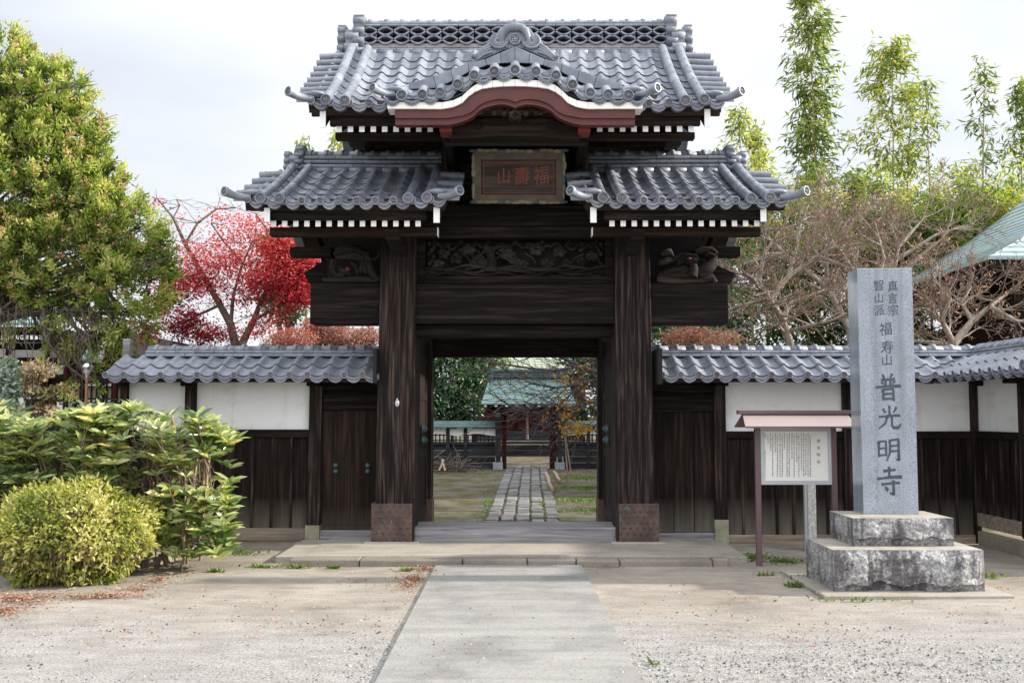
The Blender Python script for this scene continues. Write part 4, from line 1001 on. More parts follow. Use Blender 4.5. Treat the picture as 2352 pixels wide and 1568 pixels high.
# ---------------------------------------------------------------- ground, path, platform
def ground_mat():
    m, t, b = mat('gravelly earth', .95, .15)
    a = ramp(t, noisef(t, (1, 1, 1), .9, 7, .6), [(.3, (.215, .19, .16)), (.5, (.305, .272, .23)), (.7, (.365, .335, .29))])
    gv = ramp(t, noisef(t, (1, 1, 1), 58, 4, .75), [(.34, (.1, .1, .108)), (.46, (.26, .255, .25)), (.66, (.42, .415, .41))])
    g = nd(t, 'ShaderNodeNewGeometry'); s = nd(t, 'ShaderNodeSeparateXYZ'); t.links.new(g.outputs['Position'], s.inputs[0])
    def rng(o, a_, b_):
        r = nd(t, 'ShaderNodeMapRange'); r.inputs[1].default_value = a_; r.inputs[2].default_value = b_; t.links.new(o, r.inputs[0]); return r.outputs[0]
    def mul(p, q, k=1.):
        r = nd(t, 'ShaderNodeMath', operation='MULTIPLY', use_clamp=True); t.links.new(p, r.inputs[0])
        if q is None: r.inputs[1].default_value = k
        else: t.links.new(q, r.inputs[1])
        return r.outputs[0]
    n0 = noisef(t, (1, 1, 1), .8, 5, .6)
    near = rng(s.outputs[1], 8.0, 6.0); nr = nd(t, 'ShaderNodeMath', operation='ADD', use_clamp=True); t.links.new(near, nr.inputs[0]); t.links.new(rng(n0, .35, .7), nr.inputs[1])
    gm = mul(mul(nr.outputs[0], None, .8), rng(s.outputs[1], 9.6, 6.8))
    col = mixc(t, gm, a, gv)
    sp = mixc(t, 1, ramp(t, noisef(t, (1, 1, 1), 120, 3, .8), [(.3, (.5, .49, .48)), (.48, (1, 1, 1)), (.7, (1.3, 1.3, 1.3))]), ramp(t, noisef(t, (1, 2.4, 1), 2.6, 7, .7), [(.35, (.8, .79, .78)), (.6, (1.06, 1.06, 1.06))]), 'MULTIPLY')
    col = mixc(t, 1, col, sp, 'MULTIPLY')
    inner = rng(s.outputs[1], 12.6, 13.2)                     # mossy court behind the gate, with bare grey patches
    moss = ramp(t, noisef(t, (1, .7, 1), 1.5, 9, .78), [(.38, (.14, .133, .128)), (.47, (.125, .113, .085)), (.54, (.085, .078, .038)), (.62, (.065, .072, .024)), (.7, (.04, .075, .02))])
    col = mixc(t, inner, col, mixc(t, 1, moss, sp, 'MULTIPLY'))
    m0 = mul(rng(noisef(t, (1, 1.6, 1), 1.7, 6, .65), .54, .7), rng(s.outputs[1], 8.9, 10.6))
    col = mixc(t, mul(m0, None, .6), col, (.17, .15, .06))
    t.links.new(col, b.inputs['Base Color']); bump(t, b, noisef(t, (1, 1, 1), 60, 5, .7), .7, .015)
    return m
M['ground'] = ground_mat()
def sheet(name, mt, x0, x1, y0, y1, n, amp, z0=0):
    xs_ = sorted(set(list(np.linspace(x0, x1, n)) + [-400, 400])); ys_ = sorted(set(list(np.linspace(y0, y1, n)) + [-60, 600]))
    v = [(x, y, z0 + (amp * (mnoise.noise((x * .9, y * .9, 3)) + .4 * mnoise.noise((x * 3, y * 3, 1))) if x0 < x < x1 and y0 < y < y1 else 0)) for y in ys_ for x in xs_]
    k = len(xs_); m = MB(); m.add(v, [(j * k + i, j * k + i + 1, (j + 1) * k + i + 1, (j + 1) * k + i) for j in range(len(ys_) - 1) for i in range(k - 1)], 0, True)
    return props(m.build(name, mt), kind='structure')
sheet('ground', 'ground', -14, 14, 3, 40, 90, .012)
# concrete path up to the platform, its right edge partly lost under gravel
pth = MB()
yy = np.linspace(4.0, 10.24, 26); le = []; re_ = []
for y in yy:
    q = (y - 5.9) / (10.24 - 5.9)
    le.append(-.795 + .003 * y + 0 * q); re_.append(.66 + .012 * math.sin(y * 3) + .02 * math.sin(y * 7.3) * (q > .0))
x59, _ = P(866, 1568, 5.9); x10, _ = P(1001, 1293, 10.24); r59, _ = P(1471, 1568, 5.9); r10, _ = P(1336, 1296, 10.24)
for i, y in enumerate(yy):
    q = (y - 5.9) / (10.24 - 5.9); le[i] = x59 + (x10 - x59) * q; re_[i] = r59 + (r10 - r59) * q + .035 * mnoise.noise((y * 3, 2, 2)) * (1 if y > 6.9 else .3)
for i in range(len(yy) - 1):
    pth.hexa([(le[i], yy[i], -.05), (re_[i], yy[i], -.05), (re_[i + 1], yy[i + 1], -.05), (le[i + 1], yy[i + 1], -.05)], [(le[i], yy[i], .022), (re_[i], yy[i], .022), (re_[i + 1], yy[i + 1], .022), (le[i + 1], yy[i + 1], .022)])
props(pth.build('path', 'concrete'), kind='structure')
M['edge_stone'] = concrete('dark worn edge stone', (.235, .21, .175))
pf_ = thing('stone_platform', 'low worn stone platform in front of the gate threshold', 'platform', (0, 10.4, 0))
zt = .075; yf = 10.27; xa, xb = X(671, yf), X(1668, yf)
m = MB(); x = xa; ws_ = [.72, 1.05, .66, .5, .44, .95, .36, .58, .3, .8]; i = 0
while x < xb - .1:
    e = min(xb, x + ws_[i % 10]); m.box(x + .004, e - .004, yf + R(-.025, .02), yf + .22 + R(-.01, .01), -.05, zt + R(-.012, .003)); x = e; i += 1
m.build('edging', 'edge_stone', pf_, bevel=.016)
m = MB(); xs_ = [X(736, 11), -1.15, 1.1, X(1610, 11)]; m.box(X(728, 11), X(1630, 11), yf + .235, YP + .6, -.05, zt + .002)
m.build('paving', 'platform', pf_, bevel=.006)
for s, px in ((-1, 700), (1, 1650)): bx(X(px, 11) - .17, X(px, 11) + .17, yf + .235, 11.9, -.05, zt - .006).build('border_slab', 'platform', pf_, bevel=.008)
# court path of rough square setts
pv = MB(); rr = random.Random(5)
for k in range(5):                                    # five rows of stones, their cross joints out of step
    Y = 12.9 + rr.uniform(-.2, .1)
    while Y < 29:
        d = rr.uniform(.26, .6); q = (Y - 13.7) / 14.3; xa = -.45 + .19 * q; w = (1.09 + .09 * q) / 5; j = lambda: rr.uniform(.008, .03)
        z = .03 + rr.uniform(-.014, .012); x0, x1 = xa + k * w, xa + (k + 1) * w
        p = [(x0 + j(), Y + j()), (x1 - j(), Y + j()), (x1 - j(), Y + d - j()), (x0 + j(), Y + d - j())]
        pv.hexa([(x, y, -.05) for x, y in p], [(x, y, z + rr.uniform(-.006, .006)) for x, y in p]); Y += d
o = props(pv.build('path', 'paver', bevel=.015), kind='structure'); o.name = 'stone_path'
# pebbles, fallen leaves, weeds
clip01 = lambda a: np.clip(a, 0, 1)
n = 42000; g = np.random.default_rng(4)
py_ = 5.2 + 5.6 * g.random(n) ** 1.5; px_ = (g.random(n) * 2 - 1) * (py_ * .56)
cl = np.array([mnoise.noise((a * .7, b * .7, 9)) for a, b in zip(px_, py_)]); near_ = clip01((8.4 - py_) / 2.2); keep = (g.random(n) < (.5 + .9 * cl) * near_) | (g.random(n) < .035)
lx = x59 + (x10 - x59) * (py_ - 5.9) / 4.34; rx = r59 + (r10 - r59) * (py_ - 5.9) / 4.34
onp = (px_ > lx - .01) & (px_ < rx + .0); keep &= (~onp) | (g.random(n) < .035)
keep &= ~((px_ > 2.6) & (py_ > 8.55)); keep &= ~((px_ < -3.4) & (py_ > 8.7)); keep &= ~((py_ > 10.1))
px_, py_ = px_[keep], py_[keep]; n = len(px_); r = .003 + .0075 * g.random(n) ** 2.4; zb_ = np.where((px_ > x59 - .1) & onp[keep], .024, .004)
C = np.stack([px_, py_, zb_], 1); ang = g.random(n) * 6.28; vs_ = []
for k in range(4): vs_.append(C + np.stack([np.cos(ang + k * 1.571) * r * (1 + .4 * (k % 2)), np.sin(ang + k * 1.571) * r, -r * .4], 1))
vs_.append(C + np.stack([r * .2, r * .1, r * .85], 1)); verts = np.stack(vs_, 1).reshape(-1, 3)
q = np.array([0, 1, 4, 1, 2, 4, 2, 3, 4, 3, 0, 4]); loops = (np.arange(n)[:, None] * 5 + q).ravel(); k = n * 4
mp_, t, b = mat('loose pebbles', .9, .2); at = nd(t, 'ShaderNodeAttribute', attribute_name='tint')
t.links.new(ramp(t, at.outputs['Fac'], [(0, (.05, .05, .058)), (.3, (.15, .145, .14)), (.7, (.28, .27, .26)), (1, (.38, .37, .36))]), b.inputs['Base Color'])
props(raw_mesh('gravel', verts, loops, np.arange(k) * 3, np.full(k, 3), [mp_], None, None, np.repeat(g.random(n), 4), True), 'loose pale gravel and pebbles strewn over the earth', kind='stuff')
M['dead'] = leafmat('dry fallen leaves', [(.1, .05, .035), (.25, .1, .07), (.34, .21, .14), (.42, .3, .17)], .8, .15)
def litter(name, spots, lab, m, L0, L1, flat_=True, zoff=.012):
    C = []; T_ = []
    for px, py, Yd, rx_, ry_, n in spots:
        x, z = P(px, py, Yd) if Yd is None else (X(px, Yd), 0)
        for _ in range(n):
            a = R(0, 6.28); q = abs(random.gauss(0, .55)); C.append((x + math.cos(a) * rx_ * q, Yd + math.sin(a) * ry_ * q, zoff + R(0, .012)))
    C = np.array(C); n = len(C); D = RNG.normal(size=(n, 3)) * [1, 1, .18]; U = RNG.normal(size=(n, 3)) * .35 + [0, 0, 1]
    return props(leaf_mesh(name, C, D, U, RNG.uniform(L0, L1, n), RNG.uniform(L0, L1, n) * .6, m, None, RNG.random(n), curl=-.12), lab, kind='stuff')
litter('fallen_leaves', [(950, 0, 9.3, .2, .9, 900), (975, 0, 10.05, .2, .2, 300), (60, 0, 8.45, .6, .35, 1300), (250, 0, 8.55, .5, .16, 800), (20, 0, 7.9, .45, .5, 900), (380, 0, 9.4, .25, .4, 350), (330, 0, 8.9, .3, .3, 300), (700, 0, 7.4, 2.2, 1.0, 160), (1800, 0, 7.0, 1.6, .8, 160), (1010, 0, 6.9, .6, .8, 30), (820, 0, 9.3, .2, .15, 40), (1400, 0, 10.2, .4, .05, 60), (400, 0, 10.2, .35, .2, 90), (2250, 0, 8.9, .3, .3, 70), (600, 0, 8.2, 2, .9, 90), (1700, 0, 8.4, 2, 1.2, 70), (330, 0, 7.2, 1, .8, 60), (1075, 0, 25.0, .5, .4, 60), (1030, 0, 26.2, 1.3, .35, 1100), (1360, 0, 27.0, 1.2, .25, 700), (1280, 0, 21.5, .1, 3, 150), (1145, 0, 17, .09, 3.5, 160), (1120, 0, 14, .2, .5, 80), (1230, 0, 33.2, 1.1, .3, 900)], 'brown and russet fallen leaves on the ground', M['dead'], .014, .036)
M['weed'] = leafmat('small green weeds', [(.05, .1, .015), (.1, .18, .025), (.2, .24, .05)], .6, .3)
sp = [(505, 0, 9.9, .1, .04, 70), (610, 0, 10.2, .25, .09, 80), (775, 0, 10.15, .1, .04, 60), (940, 0, 10.0, .13, .07, 60), (690, 0, 10.15, .15, .05, 60), (560, 0, 11.2, .4, .25, 200), (1720, 0, 10.9, .3, .3, 220), (1790, 0, 10.6, .3, .25, 200), (1817, 0, 9.1, .08, .06, 110), (1745, 0, 9.7, .1, .05, 30), (1850, 0, 9.5, .2, .08, 50), (1950, 0, 8.4, .5, .04, 45), (2255, 0, 9.6, .2, .2, 60), (1490, 0, 6.3, .06, .03, 10), (1340, 0, 24, 1.1, .8, 900), (1350, 0, 21, 1, .6, 1200), (1330, 0, 18, .7, .8, 800), (1370, 0, 16, .8, .5, 500), (1180, 0, 18, .5, 3, 130), (1245, 0, 17, .15, 4, 200), (1120, 0, 17.5, .12, 3, 200)]
C = []; 
for px, _, Yd, rx_, ry_, n in sp:
    for _ in range(n): a = R(0, 6.28); q = abs(random.gauss(0, .55)); C.append((X(px, Yd) + math.cos(a) * rx_ * q, Yd + math.sin(a) * ry_ * q, .003))
C = np.array(C); n = len(C); D = RNG.normal(size=(n, 3)) * [1, 1, .2] + [0, 0, .75]
props(leaf_mesh('weeds', C, D, RNG.normal(size=(n, 3)) + [0, 0, 1], RNG.uniform(.025, .07, n), RNG.uniform(.012, .026, n), M['weed'], None, RNG.random(n)), 'low green weeds growing along the stones', kind='stuff')

# ---------------------------------------------------------------- stone monument
YM = 8.7
mon = thing('stone_monument', 'tall grey granite pillar carved with vertical characters on two rough stone plinths', 'monument', (X(2040, 9.2), 9.2, 0))
def rough_block(x0, x1, y0, y1, z0, z1, seed, amp, n=(44, 26, 18)):
    """a split stone block: sides chipped in facets, top sawn flat"""
    m = MB(); c = Vector(((x0 + x1) / 2, (y0 + y1) / 2, (z0 + z1) / 2))
    def disp(p, nrm, ed):
        q = Vector(p) * 1.0 + Vector((seed, seed * 2, 0))
        d = mnoise.noise(q * 2.6) * .8 + .7 * abs(mnoise.noise(q * 6)) + .42 * mnoise.noise(q * 15) + .2 * mnoise.noise(q * 37)
        v = mnoise.voronoi(q * 5.0)[0]; d += .8 * (v[1] - v[0]) - .3
        return Vector(p) + Vector(nrm) * amp * d * ed
    for ax in range(5):
        if ax < 4:
            nu, nv = (n[0] if ax % 2 == 0 else n[1]), n[2]
            A, B, nr = (((x0, y0), (x1, y0), (0, -1, 0)), ((x1, y0), (x1, y1), (1, 0, 0)), ((x1, y1), (x0, y1), (0, 1, 0)), ((x0, y1), (x0, y0), (-1, 0, 0)))[ax]
            vs_ = []
            for j in range(nv + 1):
                for i in range(nu + 1):
                    u, v = i / nu, j / nv; p = (A[0] + (B[0] - A[0]) * u, A[1] + (B[1] - A[1]) * u, z0 + (z1 - z0) * v)
                    ed = min(1, min(u, 1 - u) * 9) * min(1, (1 - v) * 6); bul = .5 * math.sin(math.pi * min(1, v * 1.05)) * min(1, min(u, 1 - u) * 6) - (1.0 if v < .26 + .16 * mnoise.noise((u * 7 + seed, ax, 0)) else 0) * min(1, min(u, 1 - u) * 10)
                    q = disp(p, nr, ed * (.35 if ax == 3 else 1)); q += Vector(nr) * amp * bul * (.2 if ax == 3 else 1); vs_.append(q)
            m.add(vs_, [(j * (nu + 1) + i, j * (nu + 1) + i + 1, (j + 1) * (nu + 1) + i + 1, (j + 1) * (nu + 1) + i) for j in range(nv) for i in range(nu)], 0)
        else: m.add([(x0, y0, z1), (x1, y0, z1), (x1, y1, z1), (x0, y1, z1)], [(0, 1, 2, 3)], 1)
    return m
pz1 = Z(1262, YM); rough_block(X(1902, YM), X(2243, YM), YM, YM + .8, -.02, pz1, 1.3, .055, (90, 44, 34)).build('lower_plinth', ['rock', 'sawn'], mon)
YM2 = 8.94; pz2 = Z(1189, YM2); rough_block(X(1949, YM2), X(2177, YM2), YM2, YM2 + .66, pz1, pz2, 6.1, .04, (64, 36, 22)).build('upper_plinth', ['rock', 'sawn'], mon)
YF = 9.26; xa, xb = X(1975, YF), X(2097, YF); mz0 = pz2; mz1 = Z(616, YF); cx = (xa + xb) / 2; hw = (xb - xa) / 2; dp = .33
th = -.06; ct, sn = math.cos(th), math.sin(th)
def rt(u, d, z): return (cx + u * ct - d * sn, YF + u * sn + d * ct, z)
m = MB(); tp_ = 1.0
fr = [rt(-hw, 0, mz0), rt(hw, 0, mz0), rt(hw, dp, mz0), rt(-hw, dp, mz0)]; to = [rt(-hw * 1.02, 0, mz1), rt(hw * 1.02, 0, mz1), rt(hw * 1.02, dp, mz1 - .006), rt(-hw * 1.02, dp, mz1 - .006)]
m.add(fr + to, [(0, 1, 5, 4), (4, 5, 6, 7), (2, 3, 7, 6)], 0); m.add(fr + to, [(1, 2, 6, 5), (3, 0, 4, 7)], 1)
pil = m.build('inscribed_pillar', ['granite', 'granite_pol'], mon, bevel=.007)
m = MB(); kx = 1 / (F * 1.0) * YF
def fc(u, v): return rt(u, -.0025, v)
def at_px(px, py): q = P(px, py, YF); return q[0] - cx, q[1]
for ch, px, py, w in (('真', 2050, 657, 26), ('言', 2050, 685, 25), ('宗', 2051, 712, 26), ('智', 2018, 655, 26), ('山', 2019, 684, 24), ('派', 2020, 712, 26), ('福', 2034, 755, 31), ('寿', 2037, 797, 31), ('山', 2037, 826, 27)):
    u, v = at_px(px, py); letter(m, ch, fc, u, v, w * kx, w * kx * 1.05, .1)
# the four large characters, cut as brush strokes: x, y, width on a 100 unit square
BR = {
 '普': [[(30, 6, 5), (36, 20, 7)], [(66, 3, 6), (58, 20, 4)], [(24, 26, 5), (76, 22, 7)], [(40, 24, 6), (41, 46, 6)], [(59, 23, 6), (58, 46, 6)], [(27, 32, 6), (33, 43, 4)], [(74, 29, 6), (66, 42, 3)], [(3, 52, 5), (45, 48, 6), (97, 47, 9)], [(30, 58, 6), (31, 98, 7)], [(30, 60, 5), (68, 57, 6), (69, 100, 8)], [(33, 76, 5), (66, 74, 5)], [(32, 93, 5), (67, 92, 5)]],
 '光': [[(50, 2, 5), (51, 42, 8)], [(24, 14, 5), (33, 32, 8)], [(80, 8, 7), (66, 32, 4)], [(6, 48, 5), (50, 44, 7), (94, 42, 8)], [(40, 48, 7), (32, 74, 7), (4, 97, 3)], [(60, 46, 6), (60, 82, 7), (66, 92, 9), (86, 92, 9), (97, 76, 4)]],
 '明': [[(8, 14, 6), (8, 78, 7)], [(8, 17, 5), (38, 13, 6), (38, 74, 7)], [(12, 44, 5), (36, 42, 5)], [(10, 72, 5), (38, 69, 5)], [(54, 8, 6), (54, 60, 7), (38, 96, 3)], [(54, 11, 5), (90, 6, 7), (90, 90, 9), (78, 88, 4)], [(58, 34, 5), (88, 31, 5)], [(56, 55, 5), (88, 53, 5)]],
 '寺': [[(28, 17, 5), (74, 12, 7)], [(50, 2, 5), (50, 38, 7)], [(4, 42, 5), (50, 37, 7), (97, 35, 9)], [(20, 60, 5), (55, 56, 6), (88, 54, 7)], [(64, 46, 6), (65, 92, 9), (50, 86, 3)], [(34, 68, 5), (44, 80, 9)]]}
for ch, px, py, w, h in (('普', 2040, 888, 60, 64), ('光', 2043, 958, 54, 56), ('明', 2042, 1033, 54, 56), ('寺', 2043, 1105, 60, 70)):
    u0, v0 = at_px(px, py); sw = w * kx / 100; sh = h * kx / 100; jz = 0
    for st in BR[ch]:
        jz += 1; pts = []
        for i in range(len(st) - 1):                    # finer points, brush pressure at both ends
            for q in range(5): t = q / 5; pts.append(tuple(st[i][j] + (st[i + 1][j] - st[i][j]) * t for j in range(3)))
        pts.append(st[-1]); nP = len(pts); L_ = []; R_ = []
        for i, (x, y, ww) in enumerate(pts):
            a = pts[max(0, i - 1)]; b = pts[min(nP - 1, i + 1)]; dx, dy = b[0] - a[0], b[1] - a[1]; ln = math.hypot(dx, dy) or 1
            ww = ww * (1.0 + .55 * math.exp(-(i / 1.2) ** 2)) * .66; nx_, ny_ = -dy / ln * ww, dx / ln * ww
            L_.append(rt(u0 + (x - 50 + nx_) * sw, -.0025 - .0002 * jz, v0 - (y - 50 + ny_) * sh)); R_.append(rt(u0 + (x - 50 - nx_) * sw, -.0025 - .0002 * jz, v0 - (y - 50 - ny_) * sh))
        m.add(L_ + R_, [(i, i + 1, nP + i + 1, nP + i) for i in range(nP - 1)])
m.build('lettering', 'carve_shade', pil)
m = MB(); m.box(X(1868, 8.65), X(2292, 8.65), 8.5, 9.9, -.03, .03); m.build('ground_slab', 'platform', mon, bevel=.01)

# ---------------------------------------------------------------- notice board
YS = 10.35
M['brown_paint'] = flat('brown painted steel', (.115, .07, .075), .45, .1, 9, .03)
M['brown_sheet'] = flat('faded brown sheet roof', (.3, .235, .225), .4, .06, 3, .02)
M['grey_frame'] = flat('grey panel frame', (.42, .42, .44), .5, .05, 5, .02)
M['paper'] = flat('pale notice sheet', (.72, .71, .67), .5, .04, 3, .0)
M['print'] = flat('printed brown grey text', (.16, .12, .125), .7, .1, 9, 0)
sg = thing('notice_board', 'brown roofed notice board on two posts with small vertical printing', 'notice board', (X(1820, YS), YS, 0))
for a, b in ((1729, 1741), (1902, 1914)):
    bx(X(a, YS), X(b, YS), YS - .03, YS + .03, 0, Z(981, YS)).build('post', 'brown_paint', sg, bevel=.004)
px0, px1 = X(1741.5, YS), X(1904, YS); z0, z1 = Z(1112, YS), Z(983, YS)
m = MB(); f = .04
m.box(px0, px1, YS - .025, YS + .02, z0, z0 + f); m.box(px0, px1, YS - .025, YS + .02, z1 - f * .8, z1); m.box(px0, px0 + f, YS - .025, YS + .02, z0 + f, z1 - f * .8); m.box(px1 - f, px1, YS - .025, YS + .02, z0 + f, z1 - f * .8)
pn = m.build('panel_frame', 'grey_frame', sg)
bx(px0 + f, px1 - f, YS - .015, YS + .015, z0 + f, z1 - f * .8).build('sheet', 'paper', pn)
m = MB(); rr = random.Random(8); yt = YS - .0165
def tick(px, py, w, h): q = P(px, py, YS); k = YS / F; m.box(q[0] - w * k / 2, q[0] + w * k / 2, yt, yt + .001, q[1] - h * k / 2, q[1] + h * k / 2)
def word(px, py, sz):                                 # a printed character too small to read: a few bars
    for _ in range(3): tick(px + rr.uniform(-.2, .2) * sz, py + rr.uniform(-.4, .4) * sz, sz * rr.uniform(.4, .9), sz * .17)
    for _ in range(2): tick(px + rr.uniform(-.35, .35) * sz, py, sz * .16, sz * rr.uniform(.4, .9))
cols = [(1860, 1000, 1093), (1855, 996, 1093), (1850, 1000, 1090), (1845, 996, 1093), (1840, 996, 1080), (1834, 1000, 1093), (1829, 996, 1062), (1823, 1000, 1093), (1818, 996, 1055), (1812, 996, 1093), (1807, 1000, 1093), (1801, 996, 1030), (1796, 1000, 1093), (1791, 996, 1093), (1785, 1000, 1093), (1780, 996, 1040), (1774, 1000, 1093), (1769, 996, 1034)]
for cx_, a, b in cols:
    y = a
    while y < b: word(cx_, y, 3.3); y += 3.7
for cx_, a, b in ((1763, 1000, 1020), (1757.5, 996, 1008), (1756, 1045, 1093), (1752.5, 1000, 1026), (1751.8, 1045, 1093)):
    y = a
    while y < b: word(cx_, y, 3.3); y += 4.6
for s in (-1, 1):                                     # small emblem of three stacked chevrons
    for k in range(3):
        a, b = P(1754.5, 1036 + k * 2.9, YS), P(1754.5 + s * 3.6, 1034.6 + k * 2.9, YS); h = .0065
        m.hexa([(a[0], yt, a[1] - h), (b[0], yt, b[1] - h), (b[0], yt + .001, b[1] - h), (a[0], yt + .001, a[1] - h)], [(a[0], yt, a[1]), (b[0], yt, b[1]), (b[0], yt + .001, b[1]), (a[0], yt + .001, a[1])])
m.build('text_print', 'print', pn)
m = MB()
for ch, py in (('普', 1012), ('光', 1028), ('明', 1044), ('寺', 1060)): q = P(1879, py, YS); letter(m, ch, lambda u, v: (u, yt, v), q[0], q[1], .04)
m.build('title_lettering', flat('brown title print', (.2, .075, .07), .7, .1, 9, 0), pn)
m = MB(); ra, rb_ = X(1696, YS), X(1948, YS); zr, ze = Z(949, YS), Z(979, 10.1)
for s in (-1, 1):
    m.hexa([(ra, YS + s * .25, ze - .006), (rb_, YS + s * .25, ze - .006), (rb_ - .03, YS, zr - .006), (ra + .03, YS, zr - .006)], [(ra, YS + s * .25, ze), (rb_, YS + s * .25, ze), (rb_ - .03, YS, zr), (ra + .03, YS, zr)], 0)
    m.box(ra, rb_, YS + s * .25 - .004, YS + s * .25 + .004, ze - .016, ze + .001, 1)
m.prism([(YS - .24, ze), (YS + .24, ze), (YS, zr - .012)], ra + .02, ra + .026, 'x', 1); m.prism([(YS - .24, ze), (YS + .24, ze), (YS, zr - .012)], rb_ - .026, rb_ - .02, 'x', 1)
rf = m.build('roof', ['brown_sheet', 'brown_paint'], sg)
bx(X(1691, YS), X(1950, YS), YS - .05, YS + .05, zr - .008, zr + .032).build('roof_ridge', 'brown_paint', rf, bevel=.004)
m = MB(); m.box(X(1745, YS), X(1900, YS), YS - .14, YS - .1, Z(982, YS) + .0, Z(982, YS) + .02); m.build('lamp_tube', 'white', rf)
ms = thing('stone_post', 'slim speckled pale stone post standing behind the notice board', 'post', (X(1855, 11.4), 11.4, 0))
YB_ = 11.4; m = bx(X(1848, YB_), X(1867, YB_), YB_, YB_ + .1, 0, Z(1040, YB_)); m.build('shaft', flat('speckled white stone', (.48, .47, .44), .85, .45, 28, .3), ms, bevel=.008)
bx(X(1842, YB_), X(1847.5, YB_), YB_ + .02, YB_ + .07, 0, Z(1060, YB_)).build('side_rod', 'grey_frame', ms)
# kerb stones of the planting bed
ks = [(345, 10.2), (385, 10.5), (418, 10.83), (450, 11.15), (478, 11.48), (503, 11.8)]
for i in range(5):
    (a, y0), (b, y1) = ks[i], ks[i + 1]; m = MB(); p, q = Vector((X(a, y0), y0, 0)), Vector((X(b, y1), y1, 0)); d = (q - p).normalized(); s = Vector((d.y, -d.x, 0)) * .055; h = .085 + R(-.015, .012)
    p += d * .008; q -= d * .008; up_ = Vector((0, 0, h)); dn = Vector((0, 0, -.04))
    m.hexa([p + s + dn, q + s + dn, q - s + dn, p - s + dn], [p + s + up_, q + s + up_, q - s + up_, p - s + up_])
    o = m.build('kerb_stone', 'kerb', loc=tuple((p + q) / 2), bevel=.01)
    props(o, ['kerb stone beside the clipped shrub, nearest of the planting bed edge', 'second kerb stone from the clipped shrub along the bed edge', 'middle kerb stone of the planting bed edge', 'kerb stone next to the last one of the bed edge', 'kerb stone ending the bed edge nearest the wall'][i], 'kerb stone', 'kerb stones edging the planting bed')
# ---------------------------------------------------------------- plants
def rnd_dir(n): return unit(RNG.normal(size=(n, 3)))
def clamp01(a): return np.clip(a, 0, 1)

# big juniper at the left: dense upright tufts with small reddish cones
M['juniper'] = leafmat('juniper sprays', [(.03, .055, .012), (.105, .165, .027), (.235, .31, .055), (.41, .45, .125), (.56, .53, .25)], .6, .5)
M['cone'] = leafmat('pinkish brown cones', [(.32, .13, .1), (.55, .28, .22)], .8, .2)
YT = 13.4
jt = thing('juniper_tree', 'large bushy yellow green conifer with reddish cones, at the left behind the wall end', 'tree', (X(-75, YT), YT, 0))
lobes = [(5, 150, 62, 74), (70, 240, 95, 105), (150, 212, 52, 42), (115, 335, 100, 88), (188, 325, 44, 92), (185, 470, 105, 92), (60, 430, 170, 140), (272, 550, 88, 98), (282, 655, 94, 90), (110, 590, 170, 110), (225, 715, 95, 56), (60, 660, 130, 50), (155, 800, 17, 66), (182, 852, 22, 30), (265, 762, 52, 34), (112, 760, 14, 40), (20, 715, 18, 30), (215, 790, 16, 34), (-70, 420, 150, 290), (305, 738, 44, 48), (222, 425, 46, 40), (345, 612, 42, 50)]
tc_, td_, tl_, tu_ = [], [], [], []
for lx_, ly_, rx_, ry_ in lobes:
    n = int(rx_ * ry_ / (48 if ly_ < 690 else 105)); c = V3(lx_, ly_, YT); k = YT / F
    d = rnd_dir(n); d = d[d[:, 1] < .75]; n = len(d)
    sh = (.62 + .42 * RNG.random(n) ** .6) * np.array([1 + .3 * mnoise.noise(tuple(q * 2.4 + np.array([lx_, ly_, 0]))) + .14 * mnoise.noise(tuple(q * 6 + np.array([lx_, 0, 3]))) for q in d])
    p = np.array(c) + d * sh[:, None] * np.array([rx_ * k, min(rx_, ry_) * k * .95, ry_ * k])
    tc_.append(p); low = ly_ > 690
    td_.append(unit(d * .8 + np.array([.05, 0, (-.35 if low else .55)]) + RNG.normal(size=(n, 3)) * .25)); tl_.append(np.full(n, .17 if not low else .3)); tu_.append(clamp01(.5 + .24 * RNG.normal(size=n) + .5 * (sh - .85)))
tc_, td_, tl_, tu_ = map(np.concatenate, (tc_, td_, tl_, tu_))
nb = 44; n = len(tc_); off = RNG.random((n, nb, 1))
C = (tc_[:, None, :] + td_[:, None, :] * off * tl_[:, None, None] + RNG.normal(size=(n, nb, 3)) * .03).reshape(-1, 3)
D = (td_[:, None, :] + RNG.normal(size=(n, nb, 3)) * .62).reshape(-1, 3); N = n * nb
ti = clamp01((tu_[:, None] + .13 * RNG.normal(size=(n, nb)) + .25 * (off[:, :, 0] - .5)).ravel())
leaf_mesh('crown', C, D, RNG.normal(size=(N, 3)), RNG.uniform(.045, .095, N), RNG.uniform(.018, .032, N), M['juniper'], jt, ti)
sel = RNG.random(n) < .22; cc = np.repeat(tc_[sel] + td_[sel] * .17, 9, 0) + RNG.normal(size=(sel.sum() * 9, 3)) * .025; q = len(cc)
leaf_mesh('cone_cluster', cc, rnd_dir(q), rnd_dir(q), np.full(q, .042), np.full(q, .04), M['cone'], jt, RNG.random(q))
sg_ = []; base = Vector((X(-75, YT), YT, 0))
paths(sg_, [base, V3(-75, 800, YT), V3(-60, 600, YT), V3(-20, 380, YT), V3(10, 160, YT)], .17, .03)
